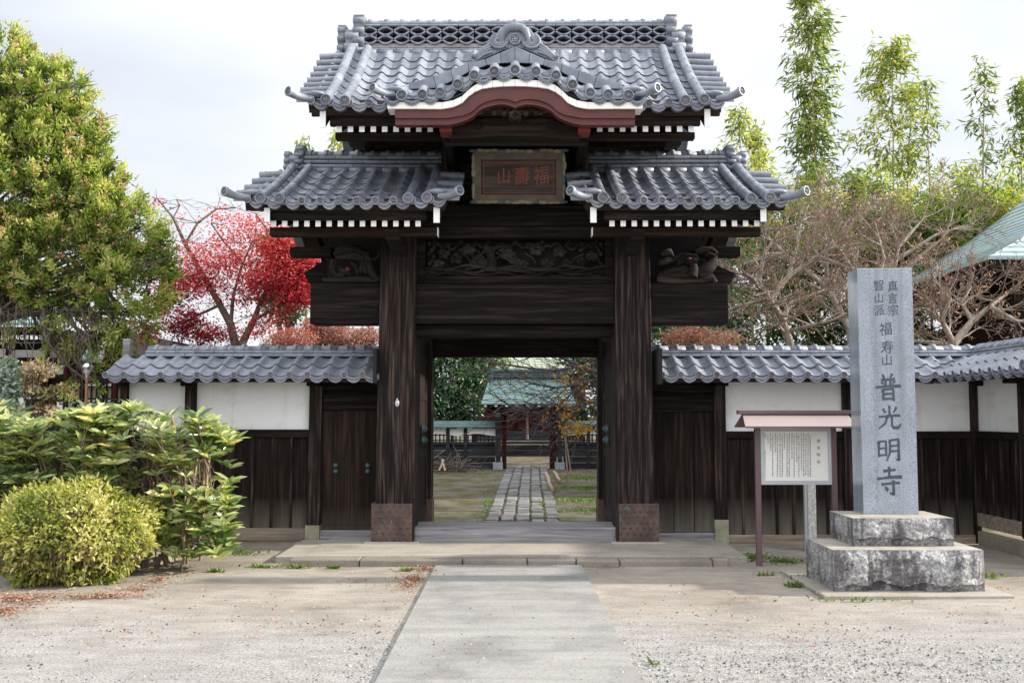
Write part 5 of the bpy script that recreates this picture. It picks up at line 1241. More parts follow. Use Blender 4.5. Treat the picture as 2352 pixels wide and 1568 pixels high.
for lx_, ly_, rx_, ry_ in lobes:
    for _ in range(7):
        e = V3(lx_ + R(-.8, .8) * rx_, ly_ + R(-.8, .8) * ry_, YT + R(-.5, .4)); a = V3(-55, min(760, ly_ + 60 + R(0, 40)), YT) if ly_ < 690 else V3(lx_ * .75 - 15, ly_ - R(60, 110), YT + R(-.3, .3)); mid = (a + e) / 2 + Vector((R(-.1, .1), R(-.2, .2), R(-.15, .05)))
        paths(sg_, [a, mid, e], .03, .006)
        for _ in range(3): paths(sg_, [mid + (e - mid) * R(.2, .8), e + Vector((R(-.25, .25), R(-.3, .3), R(-.3, .25)))], .009, .003)
for _ in range(90):                                   # bare hanging twigs under the crown
    a = V3(R(-10, 330), R(690, 790), YT + R(-.7, .3)); paths(sg_, [a, a + Vector((R(-.05, .05), R(-.05, .05), -R(.1, .3))), a + Vector((R(-.12, .12), 0, -R(.3, .6)))], .006, .003)
sticks('trunk', sg_, M['bark'], jt, 6)

def leafy(name, label, cat, base, segs, C, D, U, L0, L1, wr, m, bk, tint, group=None, cn='crown', tn='trunk', **k):
    t = thing(name, label, cat, base, group); n = len(C)
    leaf_mesh(cn, C, D, U, RNG.uniform(L0, L1, n), RNG.uniform(L0, L1, n) * wr, m, t, tint, **k)
    if segs: sticks(tn, segs, M[bk], t, 6)
    return t
# maple in red leaf behind the left wall
M['maple'] = leafmat('red maple leaves', [(.1, .014, .024), (.31, .024, .05), (.5, .042, .085), (.55, .11, .135), (.55, .25, .22)], .55, .55)
M['maple_pale'] = leafmat('fading pink orange maple leaves', [(.12, .04, .034), (.26, .1, .085), (.36, .2, .16), (.32, .06, .055)], .6, .45)
YM_ = 18.5; k = YM_ / F; sg_ = []; b0 = Vector((X(548, YM_), YM_, 0))
def v(px, py, dy=0): q = V3(px, py, YM_); q.y += dy; return q
main = [[(548, 1000), (545, 815), (530, 745), (505, 700), (462, 625), (425, 560), (398, 500), (360, 455)], [(545, 815), (562, 775), (582, 735), (598, 690), (640, 620), (692, 565)], [(530, 745), (540, 680), (565, 610), (600, 545)], [(462, 625), (440, 640), (400, 650)], [(582, 735), (640, 700), (700, 660), (730, 640)], [(425, 560), (450, 510), (490, 475), (530, 470)], [(640, 620), (640, 560), (600, 500)], [(505, 700), (450, 720), (400, 740)], [(598, 690), (680, 690), (730, 720)], [(692, 565), (720, 520), (700, 500)], [(565, 610), (520, 560), (495, 520)], [(398, 500), (410, 470), (400, 455)]]
brp = []
for i, pl in enumerate(main):
    dy = [0, .1, -.5, -.7, .5, .4, -.6, .6, .8, .3, -.4, .2][i]; pts = [v(x, y, dy * j / len(pl)) for j, (x, y) in enumerate(pl)]
    paths(sg_, pts, [.1, .085, .04, .03, .04, .03, .03, .03, .03, .018, .025, .014][i], .012); brp += pts[1:]
for p in brp:
    for _ in range(3 if p.z > 4.6 else 6): grow(sg_, [], p, (R(-1, 1), R(-1, 1), R(-.3, .5)), R(.2, .5), .007, 1, 2, .8, .2, .02, .6, 3)
pads = [(450, 655, 85, 34, 1500, .55), (520, 598, 115, 32, 1700, .62), (600, 640, 95, 40, 1900, .5), (685, 628, 60, 62, 1500, .5), (640, 565, 70, 38, 1000, .65), (408, 600, 36, 26, 160, .6), (425, 745, 62, 36, 1600, .2), (480, 772, 60, 22, 900, .25), (680, 690, 60, 30, 1000, .35), (560, 690, 70, 18, 350, .5), (610, 735, 60, 28, 350, .5), (690, 575, 50, 50, 700, .55), (540, 545, 75, 25, 380, .6), (400, 520, 45, 35, 110, .5), (385, 690, 36, 40, 900, .35), (360, 465, 30, 18, 45, .5), (500, 490, 45, 20, 80, .5), (600, 505, 50, 20, 160, .55), (650, 520, 40, 25, 200, .55), (720, 610, 35, 30, 600, .6), (420, 640, 60, 30, 800, .5), (470, 570, 60, 26, 350, .65), (530, 510, 60, 22, 200, .65), (610, 520, 60, 26, 300, .7), (665, 600, 60, 40, 900, .6), (700, 655, 50, 40, 900, .5), (640, 655, 60, 30, 700, .45), (620, 560, 60, 30, 600, .7), (660, 545, 40, 40, 500, .7), (700, 600, 40, 50, 700, .65), (590, 760, 70, 20, 300, .5), (345, 770, 30, 25, 400, .3), (265, 870, 14, 10, 60, .5), (245, 800, 20, 20, 60, .4)]
C = []; T_ = []
for px, py, rx_, ry_, n, tn in pads:
    n = int(n * 1.55); c = np.array(v(px, py)); d = RNG.normal(size=(n, 3)) * .5; d[:, 2] += .35 * np.sin(d[:, 0] * 5) * .6
    p = c + d * np.array([rx_ * k, rx_ * k * .8, ry_ * k]); C.append(p); T_.append(clamp01(tn + .22 * RNG.normal(size=n) + .22 * d[:, 2]))
C = np.concatenate(C); n = len(C)
leafy('maple_tree', 'maple with bright red autumn leaves, behind the left plaster wall', 'tree', tuple(b0), sg_, C, RNG.normal(size=(n, 3)) * [1, 1, .5], RNG.normal(size=(n, 3)) * .6 + [0, 0, 1], .032, .062, .8, M['maple'], 'bark', np.concatenate(T_), wide=.5)
def clumps(cl, Y0, kpx, flat_=1., sig=.5):
    C = []; T_ = []; O = []
    for px, py, rx_, ry_, n, tn, dy in cl:
        c = np.array(V3(px, py, Y0)); c[1] += dy; kk = Y0 / F; d = RNG.normal(size=(int(n), 3)); d = d / np.linalg.norm(d, axis=1, keepdims=True) * RNG.random((int(n), 1)) ** .38
        C.append(c + d * np.array([rx_ * kk, rx_ * kk * flat_, ry_ * kk])); O.append(d); T_.append(clamp01(tn + .18 * RNG.normal(size=int(n)) + .12 * d[:, 2]))
    return np.concatenate(C), np.concatenate(T_), np.concatenate(O)
C, T_, O = clumps([(790, 778, 60, 26, 3000, .4, 0), (735, 770, 40, 26, 1800, .75, .2), (690, 782, 55, 24, 2200, .85, -.4), (838, 772, 38, 26, 1800, .35, .3), (720, 748, 34, 18, 900, .9, 0), (640, 788, 40, 22, 1000, .5, 0), (770, 752, 30, 14, 700, .6, 0)], 17.2, 1)
n = len(C); sg_ = []; b0 = (X(760, 17.2), 17.2, 0)
for _ in range(12): paths(sg_, [Vector(b0) + Vector((R(-.1, .1), 0, 0)), V3(R(690, 840), R(820, 860), 17.2), V3(R(670, 860), R(755, 785), 17.2 + R(-.4, .4))], .04, .008)
leafy('azalea_shrub', 'rounded shrub with fading pink and orange leaves, just over the left wall coping', 'shrub', b0, sg_, C, O + RNG.normal(size=(n, 3)) * .6, O + [0, 0, .6], .03, .055, .6, M['maple_pale'], 'bark', T_, cn='foliage', tn='stem')
M['green_yel'] = leafmat('mixed dark and golden leaves', [(.015, .04, .012), (.03, .075, .015), (.2, .17, .02), (.36, .27, .03)], .5, .35)
C, T_, O = clumps([(640, 575, 40, 45, 900, .3, 0), (668, 590, 26, 50, 700, .8, 0), (690, 640, 40, 50, 900, .6, .2), (610, 640, 50, 60, 700, .2, .4), (650, 700, 50, 50, 800, .35, 0)], 23, 1)
n = len(C); sg_ = []; b0 = (X(655, 23), 23, 0)
for _ in range(10): paths(sg_, [b0, V3(650, 820, 23), V3(R(610, 700), R(560, 690), 23)], .08, .01)
leafy('broadleaf_tree', 'dark green tree turning golden, seen behind the red maple beside the gate roof', 'tree', b0, sg_, C, O + RNG.normal(size=(n, 3)) * .6, O + [0, 0, .5], .1, .17, .5, M['green_yel'], 'bark', T_)

M['stake'] = bark('pale stake', (.36, .25, .17), (.5, .36, .25))
# hedge of long glossy leaves, clipped shrub in front of it
M['glossy'] = leafmat('long glossy leaves', [(.035, .075, .022), (.125, .19, .05), (.31, .37, .13), (.54, .55, .27), (.7, .6, .16)], .24, .4, .8)
hd = thing('evergreen_hedge', 'loose hedge of long glossy green and yellow leaves in front of the left wall', 'hedge', (X(250, 10.7), 10.7, 0))
sg_ = []; tips = []
for _ in range(44):
    y = R(9.95, 10.9); x = X(R(-60, 505), y); p = Vector((x, y, 0)); tt = []
    grow(sg_, tt, p, (R(-.35, .35), R(-.3, .3), 1), R(.55, .95), .016, 2, 2, .85, .16, .1, .72, 4, .62); tips += tt
def hedge_ok(p):
    px = C0 + p[0] / p[1] * F; top = 1.62 - (.0 if px < 400 else .0016 * (px - 400)) + .16 * mnoise.noise((p[0] * 1.9, p[1] * 1.5, 1)) - .05
    return .12 < p[2] < top and px < 540 + 22 * mnoise.noise((p[2] * 3, 0, 0)) and 9.7 < p[1] < 11.3
pts = [(p, d) for p, d in tips if hedge_ok(p)]
random.shuffle(pts); pts = pts[:230]
for _ in range(90):                                   # low leafy shoots at the right end
    y = R(9.75, 10.6); px = R(350, 535); pts.append(((X(px, y), y, R(.12, .7)), (R(-.2, .9), R(-1, 0), R(.2, .9))))
for _ in range(1500):
    face = R(0, 1); y = R(9.75, 10.2) if face < .6 else R(9.8, 10.9); px = R(-60, 540); z = R(.22, 1.62) if face < .6 else R(1.2, 1.68)
    if px > 330 and z < .35: continue
    gap = mnoise.noise((px * .011, z * 2.3, 5))
    if gap < -.02: continue
    p = (X(px, y), y, z)
    if hedge_ok(p) and len(pts) < 950: pts.append((p, (R(-.3, .9), R(-1.1, -.1), R(.1, 1)))); paths(sg_, [Vector(p), Vector(p) + Vector((R(-.1, .1), R(.1, .35), -R(.15, .4)))], .006, .008)
C, D, U, T_ = [], [], [], []
for p, d in pts:
    d = Vector(d).normalized(); nl = random.randint(5, 9); tn = min(1, max(0, random.gauss(.42, .2)))
    for k_ in range(nl):
        a = 6.28 * k_ / nl + R(-.3, .3); s = Vector((math.cos(a), math.sin(a), R(-.15, .55))); C.append(p); D.append(s + d * .35 + Vector((.0, -.25, .1))); U.append((R(-.1, .7), R(-1.0, .0), R(.5, 1))); T_.append(min(1, max(0, random.gauss(tn, .14) + (.45 if R(0, 1) < .06 else 0))))
C, D, U, T_ = map(np.array, (C, D, U, T_)); n = len(C)
leaf_mesh('foliage', C, D, U, RNG.uniform(.11, .21, n), RNG.uniform(.034, .056, n), M['glossy'], hd, T_, fold=True, curl=.16, wide=.52)
sticks('stem', [q for q in sg_ if -.0 <= q[0][2] < 1.5 and q[1][2] < 1.62 and max(C0 + p_[0] / p_[1] * F for p_ in q[:2]) < (500 if q[0][2] > .5 else 470)], M['twig'], hd, 5)
for px, py, y, lean in ((10, 935, 10.1, .0), (62, 985, 10.05, .02), (112, 985, 10.05, .0), (372, 945, 10.0, .01), (395, 1010, 10.0, .01), (438, 1010, 9.95, .12), (470, 950, 10.0, .1), (455, 955, 10.2, .05), (330, 975, 10.3, -.06)):
    q = V3(px, py, y); q.y += .3; b = Vector((q.x - lean * 1.2, q.y + .05, .3)); m = MB(); m.tube([b, q], [.015, .013], 7); m.build('stake', 'stake', hd)
M['azalea'] = leafmat('small azalea leaves', [(.04, .075, .012), (.16, .2, .035), (.36, .37, .08), (.6, .54, .24), (.7, .6, .4)], .5, .45)
bs = thing('clipped_shrub', 'rounded clipped shrub with small yellow green leaves, in front of the hedge', 'shrub', (X(180, 9.45), 9.45, 0))
n = 15000; d = rnd_dir(n); d[:, 2] = np.abs(d[:, 2] + .75) - .75; d = unit(d); r = .74 + .29 * RNG.random(n) ** .6
lump = np.array([1 + .2 * mnoise.noise(tuple(q * 1.8 + np.array([3, 0, 1]))) + .18 * mnoise.noise(tuple(q * 4.5)) + .08 * mnoise.noise(tuple(q * 11)) for q in d])
p = np.array([X(178, 9.45), 9.45, .42]) + d * (r * lump)[:, None] * np.array([.75, .66, .455]); kp = p[:, 2] > .02; p, d, r = p[kp], d[kp], r[kp]; n = len(p)
T_ = clamp01(.46 + .17 * RNG.normal(size=n) + np.array([.34 * mnoise.noise(tuple(q * 3.1)) for q in p]) + .25 * (r - .95))
leaf_mesh('foliage', p, d + RNG.normal(size=(n, 3)) * .7, d + RNG.normal(size=(n, 3)) * .4 + [0, 0, .3], RNG.uniform(.03, .072, n), RNG.uniform(.014, .028, n), M['azalea'], bs, T_, fold=True, wide=.5)
sg_ = []
for _ in range(900):
    a = rnd_dir(1)[0]; a[2] = abs(a[2]); e = Vector((X(178, 9.45) + a[0] * .74, 9.45 + a[1] * .65, .3 + a[2] * .5)); b = Vector((X(178, 9.45) + a[0] * .35, 9.45 + a[1] * .3, .03)); mid = (b + e) / 2 + Vector((R(-.1, .1), R(-.1, .1), R(-.1, .05))); paths(sg_, [b, mid, e], .008, .003)
sticks('stem', sg_, M['twig'], bs, 4)

# small shrubs in the garden at the far left
M['variegated'] = leafmat('pale variegated leaves', [(.09, .16, .1), (.3, .38, .3), (.55, .6, .52)], .45, .25)
C, T_, O = clumps([(5, 900, 38, 75, 1500, .5, 0), (0, 980, 42, 60, 1200, .45, 0), (20, 850, 20, 30, 400, .6, 0)], 12.4, 1); n = len(C)
leafy('variegated_shrub', 'pale grey green variegated shrub at the left edge behind the hedge', 'shrub', (X(4, 12.4), 12.4, 0), [((X(4, 12.4), 12.4, 0), (X(4, 12.4), 12.4, 1.6), .04, .02)], C, O + RNG.normal(size=(n, 3)) * .7, O + [0, 0, .5], .05, .085, .6, M['variegated'], 'bark', T_, cn='foliage', tn='stem')
M['russet'] = leafmat('russet and green leaves', [(.09, .14, .05), (.2, .2, .09), (.36, .25, .16), (.46, .36, .26)], .55, .3)
C, T_, O = clumps([(85, 850, 40, 22, 420, .7, 0), (120, 905, 34, 14, 320, .4, 0), (60, 885, 30, 20, 260, .6, 0), (100, 940, 28, 12, 400, .8, 0), (140, 900, 20, 16, 250, .3, 0)], 14.5, 1); n = len(C)
sg_ = []; b0 = Vector((X(75, 14.5), 14.5, 0))
for e in ((80, 860), (110, 905), (60, 890), (130, 900), (95, 935)):
    for _ in range(5): paths(sg_, [b0, V3(74 + R(-6, 6), 970, 14.5), V3(e[0] + R(-15, 15), e[1] + R(-10, 25), 14.5 + R(-.2, .2)), V3(e[0] + R(-30, 30), e[1] + R(-18, 12), 14.5 + R(-.3, .3))], .02, .004)
leafy('russet_shrub', 'small layered shrub with russet pink leaves, left of the garden lamp', 'shrub', tuple(b0), sg_, C, O + RNG.normal(size=(n, 3)) * .6, O + [0, 0, .6], .05, .09, .6, M['russet'], 'bark_dark', T_, cn='foliage', tn='stem')

# bare trees behind the right wall
M['bud'] = leafmat('dry brown buds', [(.2, .1, .07), (.34, .19, .13), (.46, .3, .22)], .8, .2)
def bare(label, base, Y0, mains, seed, lv=3, r0=.1, ln=.62, grp='bare trees behind the right wall', twig=True):
    random.seed(seed); t = thing('bare_tree', label, 'tree', base, grp); tr = []; tw = []; tips = []
    for pl, ra in mains:
        pts = [V3(x, y, Y0) + Vector((0, dy, 0)) for x, y, dy in pl]; paths(tr, pts, ra * .8, ra * .22)
        for i in range(1, len(pts)):
            for _ in range(3):
                q = pts[i - 1].lerp(pts[i], R(.2, 1)); d = (pts[i] - pts[i - 1]).normalized()
                s = Vector((R(-1, 1), R(-1, 1), R(-.45, .6))); grow(tw, tips, q, d * .5 + s, ln * R(.5, 1.0), ra * .17 + .006, lv, 2, .95, .26, .02, .66, 5, .6)
    sticks('trunk', tr + [(a, b, max(.0036, c), max(.0026, d)) for a, b, c, d in tw], M['bark_pale'], t, 5, two=(M['twig'], .0088))
    if tips:
        sel = random.sample(tips, min(len(tips), 650)); C = np.array([p for p, d in sel]); n = len(C)
        leaf_mesh('foliage', C, RNG.normal(size=(n, 3)) + [0, 0, .6], rnd_dir(n), RNG.uniform(.04, .09, n), RNG.uniform(.015, .03, n), M['bud'], t, RNG.random(n))  # dry bud clusters along the twig tips, not leaves
    return t
bare('pale bare tree behind the right wall, nearest the gate, with crooked limbs', (X(1830, 16), 16, 0), 16,
     [([(1830, 1000, 0), (1815, 790, 0), (1798, 735, 0), (1755, 690, -.3), (1725, 655, -.5), (1690, 640, -.6)], .11), ([(1798, 735, 0), (1830, 690, .3), (1900, 665, .3), (1960, 640, .5)], .07), ([(1755, 690, -.3), (1800, 640, -.3), (1870, 590, -.3), (1930, 560, -.2)], .06), ([(1815, 760, 0), (1880, 745, -.6), (1940, 720, -.8)], .05), ([(1725, 655, -.5), (1740, 590, -.5), (1790, 520, -.4)], .05), ([(1755, 690, -.3), (1700, 700, .3), (1660, 720, .4)], .05), ([(1800, 640, -.3), (1830, 570, 0), (1850, 500, .2)], .045)], 21)
bare('pale bare tree behind the granite monument, its twigs rising above the pillar', (X(2030, 16.6), 16.6, 0), 16.6,
     [([(2030, 1000, 0), (2025, 780, 0), (2000, 690, 0), (1960, 620, 0), (1930, 560, .2)], .1), ([(2025, 720, 0), (2060, 640, .2), (2080, 560, .3), (2060, 500, .3)], .07), ([(2000, 690, 0), (2010, 600, -.4), (1990, 520, -.4)], .06), ([(2060, 640, .2), (2130, 580, .2), (2180, 540, .2)], .06), ([(1960, 620, 0), (1890, 580, .3), (1860, 530, .3)], .05), ([(2080, 560, .3), (2130, 510, .5), (2160, 480, .6)], .045)], 33)
bare('low pale bare tree right of the granite monument, spreading over the corner coping', (X(2200, 14.6), 14.6, 0), 14.6,
     [([(2200, 1000, 0), (2190, 790, 0), (2150, 740, -.2), (2110, 715, -.3)], .09), ([(2190, 790, 0), (2240, 735, .1), (2290, 700, .2), (2345, 660, .3)], .08), ([(2150, 740, -.2), (2170, 690, -.2), (2130, 650, -.2)], .05), ([(2240, 735, .1), (2230, 690, .3), (2260, 650, .4)], .05), ([(2290, 700, .2), (2320, 740, -.2), (2352, 745, -.3)], .05), ([(2190, 790, 0), (2120, 780, .3), (2090, 770, .3)], .05)], 45, ln=.5)
bare('wide bare tree between the gate and the monument, farthest back of the bare trees', (X(1960, 20), 20, 0), 20,
     [([(1960, 1000, 0), (1955, 760, 0), (1900, 660, 0), (1800, 580, 0), (1750, 530, 0)], .12), ([(1955, 760, 0), (1990, 650, .3), (1960, 540, .3), (1940, 490, .3)], .09), ([(1900, 660, 0), (1880, 570, -.5), (1870, 490, -.5)], .07), ([(1990, 650, .3), (2070, 590, 0), (2150, 540, 0), (2210, 520, 0)], .08), ([(1800, 580, 0), (1720, 600, .3), (1690, 620, .3)], .06)], 57, ln=.72)
random.seed(77)
C, T_, O = clumps([(1560, 775, 45, 25, 700, .4, 0), (1640, 780, 70, 22, 800, .5, 0), (1600, 760, 30, 18, 300, .7, 0)], 15.4, 1); n = len(C); sg_ = []
for _ in range(60): paths(sg_, [(X(1600, 15.4), 15.4, 0), V3(R(1540, 1690), 800, 15.4), V3(R(1510, 1720), R(750, 785), 15.4)], .012, .004)
leafy('russet_shrub', 'low twiggy shrub with dull red leaves over the right wall coping beside the gate', 'shrub', (X(1600, 15.4), 15.4, 0), sg_, C, O + RNG.normal(size=(n, 3)) * .7, O, .035, .06, .5, M['maple_pale'], 'bark_pale', T_, cn='foliage', tn='stem')

# bamboo: single tall culms, and the grove below them
M['bamboo'] = leafmat('bamboo leaves', [(.025, .06, .02), (.075, .135, .035), (.17, .23, .05), (.34, .36, .08), (.5, .46, .13)], .5, .5)
def bamboo(px, top, Y0, w, label, n=900, base_px=None, lo=620, bright=.5, lean=0):
    base_px = base_px or px; t = thing('bamboo', label, 'bamboo', (X(base_px, Y0), Y0, 0), 'tall bamboos above the right wall' if px > 1400 else 'bamboos beyond the gate roof')
    sg_ = []; H = [V3(base_px + (px - base_px) * q + lean * 18 * q ** 3, 950 + (top - 950) * q, Y0) for q in np.linspace(0, 1, 16)]; H[0] = Vector((X(base_px, Y0), Y0, 0))
    paths(sg_, H, .05, .006); C, D, T_ = [], [], []; k = Y0 / F
    nn = max(8, int((lo - top) / 15))
    for i in range(nn):
        q = i / nn; y = top + (lo - top) * q; p = V3(px + (base_px - px) * (y - top) / (950 - top) + lean * 18 * (1 - (y - top) / (950 - top)) ** 3, y, Y0)
        for _ in range(3):
            if R(0, 1) < .16 + .5 * max(0, mnoise.noise((px * .07, i * .27, 7))): continue
            wid = w * k * (.25 + .75 * min(1, q * 3.2)) * R(.25, 1.2) * (1 + .75 * mnoise.noise((px * .1, i * .33, 2))); a = R(0, 6.28); e = p + Vector((math.cos(a) * wid, math.sin(a) * wid, R(.0, .35) * wid + R(-.1, .3)))
            paths(sg_, [p, p.lerp(e, .5) + Vector((0, 0, .08)), e], .008, .004)
            for _ in range(int(n / nn / 1.9)):
                s = R(.3, 1.15); c = p.lerp(e, s) + Vector((R(-.2, .2), R(-.2, .2), R(-.22, .18))); C.append(tuple(c)); D.append((math.cos(a) * .5 + R(-.7, .7), math.sin(a) * .5 + R(-.7, .7), R(-.9, .25))); T_.append(min(1, max(0, random.gauss(bright, .2))))
    C, D, T_ = np.array(C), np.array(D), np.array(T_); m_ = len(C)
    leaf_mesh('foliage', C, D, RNG.normal(size=(m_, 3)) * .6 + [0, 0, 1], RNG.uniform(.17, .32, m_), RNG.uniform(.045, .075, m_), M['bamboo'], t, T_)
    sticks('culm', sg_, M['culm'], t, 6); return t
for a in ((1870, -45, 27, 56, 'tallest bamboo, thick with leaves and reaching the top edge of the sky', 2300, 1884, 480, .45, -1), (1850, 210, 27.5, 40, 'shorter bamboo close beside the tallest one, its pole showing below', 500, 1862, 560, .42),
          (2050, 105, 28, 88, 'broad leafy bamboo right of the tallest one, above the granite monument', 3000, 2056, 620, .62), (2085, 190, 28.4, 35, 'slim bamboo leaning out at the right of the broad leafy one', 650, 2075, 640, .6, .6), (2140, 195, 27, 38, 'sparse bamboo with a long bare pole, right of the broad leafy one', 420, 2141, 560, .5, -.8),
          (2258, 150, 28, 48, 'thin wispy bamboo standing alone between the broad one and the green roof', 620, 2254, 640, .42, .2), (2345, 200, 28, 42, 'leafy bamboo cut by the right edge of the view, over the green roof', 1300, 2350, 640, .42, .0),
          (1712, 262, 25, 55, 'short feathery bamboo peeping out beside the upper gate roof', 700, 1735, 560, .6, -1), (1752, 300, 25.5, 36, 'short bamboo between the gate roofs and the tallest bamboo', 700, 1768, 600, .7, -.6), (1960, 420, 26, 45, 'low leafy bamboo filling the gap below the tallest and the broad one', 900, 1960, 640, .45, .4), (2215, 400, 26, 45, 'low leafy bamboo left of the thin wispy one', 900, 2215, 640, .6, .4),
          (782, 318, 26, 16, 'bright bamboo tip just over the left lower roof ridge', 260, 790, 440, .75), (698, 322, 26, 9, 'tiny bamboo tip at the outer end of the left lower roof ridge', 60, 705, 400, .5)): bamboo(*a)
cl = []
for _ in range(30): cl.append((R(1490, 1680), R(690, 830), R(28, 50), R(22, 40), 150, R(.0, .3), R(-1, 2)))
for _ in range(230):
    px = R(1640, 2420); py = R(500, 860) - (60 if px > 2150 else 0); cl.append((px, py, R(28, 55), R(22, 42), 170, min(.8, max(.05, .25 + .45 * mnoise.noise((px * .01, py * .012, 4)) + (600 - py) * .001)), R(-1.5, 2.5)))
for px in range(1640, 2400, 8): cl.append((px, R(395, 560), R(20, 40), R(20, 40), 46, R(.35, .85), R(-1, 1)))
for px in range(1645, 2400, 13): cl.append((px, R(455, 600), R(22, 40), R(22, 36), 105, R(.35, .85), R(-1, 1)))
C, T_, O = clumps(cl, 25.5, 1); n = len(C)
props(leaf_mesh('bamboo_thicket', C, O * .6 + RNG.normal(size=(n, 3)) * [.8, .8, .5] + [0, 0, -.35], O + [0, 0, .8], RNG.uniform(.15, .3, n), RNG.uniform(.04, .07, n), M['bamboo'], None, T_), 'dense green bamboo thicket behind the bare trees', kind='stuff')

M['evergreen'] = leafmat('dark evergreen leaves', [(.01, .035, .012), (.025, .08, .022), (.07, .15, .04), (.22, .27, .05)], .4, .25)
for px, Y_, r, h, lb in ((1575, 19.5, 1.25, 5.6, 'tall dark evergreen added to shade the court, mostly hidden behind the right side of the gate, nearer of two'), (1565, 25.5, 1.7, 6.6, 'tall dark evergreen added to shade the court, mostly hidden behind the right side of the gate, farther of two')):  # two trees put in, mostly out of view, to shade the inner court
    cl = []; kk = F / Y_
    for _ in range(26):
        z = R(1.3, h - .5); a = r * (1 - .45 * abs(z / h - .5)); cl.append((px + R(-.75, .75) * a * kk, 950 - (z - EYE) * kk, R(.45, .7) * kk, R(.4, .6) * kk, 150, R(.1, .45), R(-.8, .8) * a))
    C, T_, O = clumps(cl, Y_, 1); n = len(C); x = X(px, Y_)
    leafy('evergreen_tree', lb, 'tree', (x, Y_, 0), [((x, Y_, 0), (x, Y_, h * .8), .14, .05)], C, O + RNG.normal(size=(n, 3)) * .6, O + [0, 0, .5], .12, .2, .5, M['evergreen'], 'bark_dark', T_)
# ---------------------------------------------------------------- buildings behind
def copper_roof(name, c, dark):
    m, t, b = mat(name, .6, .4)
    g = nd(t, 'ShaderNodeNewGeometry'); a = ramp(t, noisef(t, (1, 1, 1), 3.5, 5, .6), [(.3, tuple(x * .8 for x in c)), (.7, tuple(x * 1.12 for x in c))])
    rv = ramp(t, island(t), [(0, (.86, .88, .9)), (1, (1.1, 1.1, 1.08))])
    t.links.new(mixc(t, 1, a, rv, 'MULTIPLY'), b.inputs['Base Color']); return m
M['patina'] = copper_roof('green copper patina', (.2, .3, .29), None)
M['patina_pale'] = copper_roof('pale green copper sheet', (.34, .38, .28), None)
M['patina_dk'] = copper_roof('dark green copper', (.1, .16, .16), None)
M['tan'] = flat('tan shoji paper', (.34, .27, .16), .8, .1, 4, 0)
def stepped_roof(m, edge0, edge1, top0, top1, n, conc=.1, th=.03, mi=0):
    """courses of sheet metal between an eave line and a ridge line, each lapping the one below"""
    e0, e1, t0, t1 = map(Vector, (edge0, edge1, top0, top1))
    def at(a, b, q): p = a.lerp(b, q); p.z -= conc * 4 * q * (1 - q) * (b.z - a.z) * .5; return p
    for k in range(n):
        a, b = at(e0, t0, k / n), at(e1, t1, k / n); c, d = at(e1, t1, (k + 1) / n), at(e0, t0, (k + 1) / n); u = Vector((0, 0, th))
        m.hexa([a - u, b - u, c - u, d - u], [a + u * .4, b + u * .4, c - u * .2, d - u * .2], mi)
# inner gate at the end of the court, with the main hall showing through it
YI = 28.0
ig = thing('inner_gate', 'small timber gate with a green copper roof at the end of the court', 'gate', (X(1212, YI), YI, 0))
for a, b, yy_ in ((1139, 1150, YI), (1280, 1291, YI)):
    po = bx(X(a, YI), X(b, YI), YI, YI + .14, .17, Z(956, YI)).build('support_post', 'fence_x', ig)
    m = MB(); m.lathe((X((a + b) / 2, YI), YI + .07, Z(957, YI)), (0, 0, 1), [(.09, 0), (.09, .06), (.05, .12), (0, .17)], 8); m.build('cap', 'patina_dk', po)
    bx(X(a - 6, YI), X(b + 5, YI), YI - .06, YI + .2, 0, .2).build('base_stone', 'granite', po)
for a, b in ((1153, 1163), (1263, 1279)): bx(X(a, YI), X(b, YI), YI + .35, YI + .6, 0, Z(930, YI)).build('main_post', 'red_wood', ig)
for z_ in (1049, 965):
    for a, b in ((1145, 1158), (1270, 1286)): bx(X(a, YI), X(b, YI), YI + .1, YI + .4, Z(z_, YI), Z(z_, YI) + .12).build('tie_rail', 'fence_x', ig)
bx(X(1120, YI), X(1310, YI), YI + .3, YI + .65, Z(948, YI), Z(934, YI)).build('lintel', 'red_wood', ig)
m = MB(); stepped_roof(m, (X(1105, YI - .5), YI - .5, Z(926, YI - .5)), (X(1322, YI - .5), YI - .5, Z(926, YI - .5)), (X(1124, YI + .6), YI + .6, Z(866, YI + .6)), (X(1302, YI + .6), YI + .6, Z(866, YI + .6)), 11, .08)
stepped_roof(m, (X(1105, YI - .5), YI + 1.7, Z(926, YI - .5)), (X(1322, YI - .5), YI + 1.7, Z(926, YI - .5)), (X(1124, YI + .6), YI + .6, Z(866, YI + .6)), (X(1302, YI + .6), YI + .6, Z(866, YI + .6)), 11, .08)
rf = m.build('roof', 'patina', ig)
m = MB(); m.box(X(1128, YI + .6), X(1298, YI + .6), YI + .45, YI + .75, Z(867, YI + .6), Z(852, YI + .6)); m.box(X(1124, YI + .6), X(1302, YI + .6), YI + .38, YI + .82, Z(853, YI + .6), Z(848, YI + .6)); m.build('ridge', 'patina_dk', rf)
m = MB()
for px in (1127, 1300):
    for k in range(4): m.box(X(px - 6 - k % 2 * 2, YI), X(px + 6 + k % 2 * 2, YI), YI + .4, YI + .8, Z(886 - k * 10, YI), Z(878 - k * 10, YI))
m.build('ridge_ornament', 'patina_dk', rf)
bx(X(1108, YI), X(1319, YI), YI - .42, YI + 1.6, Z(932, YI), Z(927, YI)).build('soffit', 'red_wood', rf)
for k in range(9): 
    x = X(1116 + k * 24, YI); m = MB(); m.box(x - .04, x + .04, YI - .45, YI + .3, Z(934, YI), Z(930, YI)); m.box(x - .04, x + .04, YI - .46, YI - .45, Z(934, YI), Z(930, YI), 1); m.build('rafter', ['red_wood', 'white'], rf)
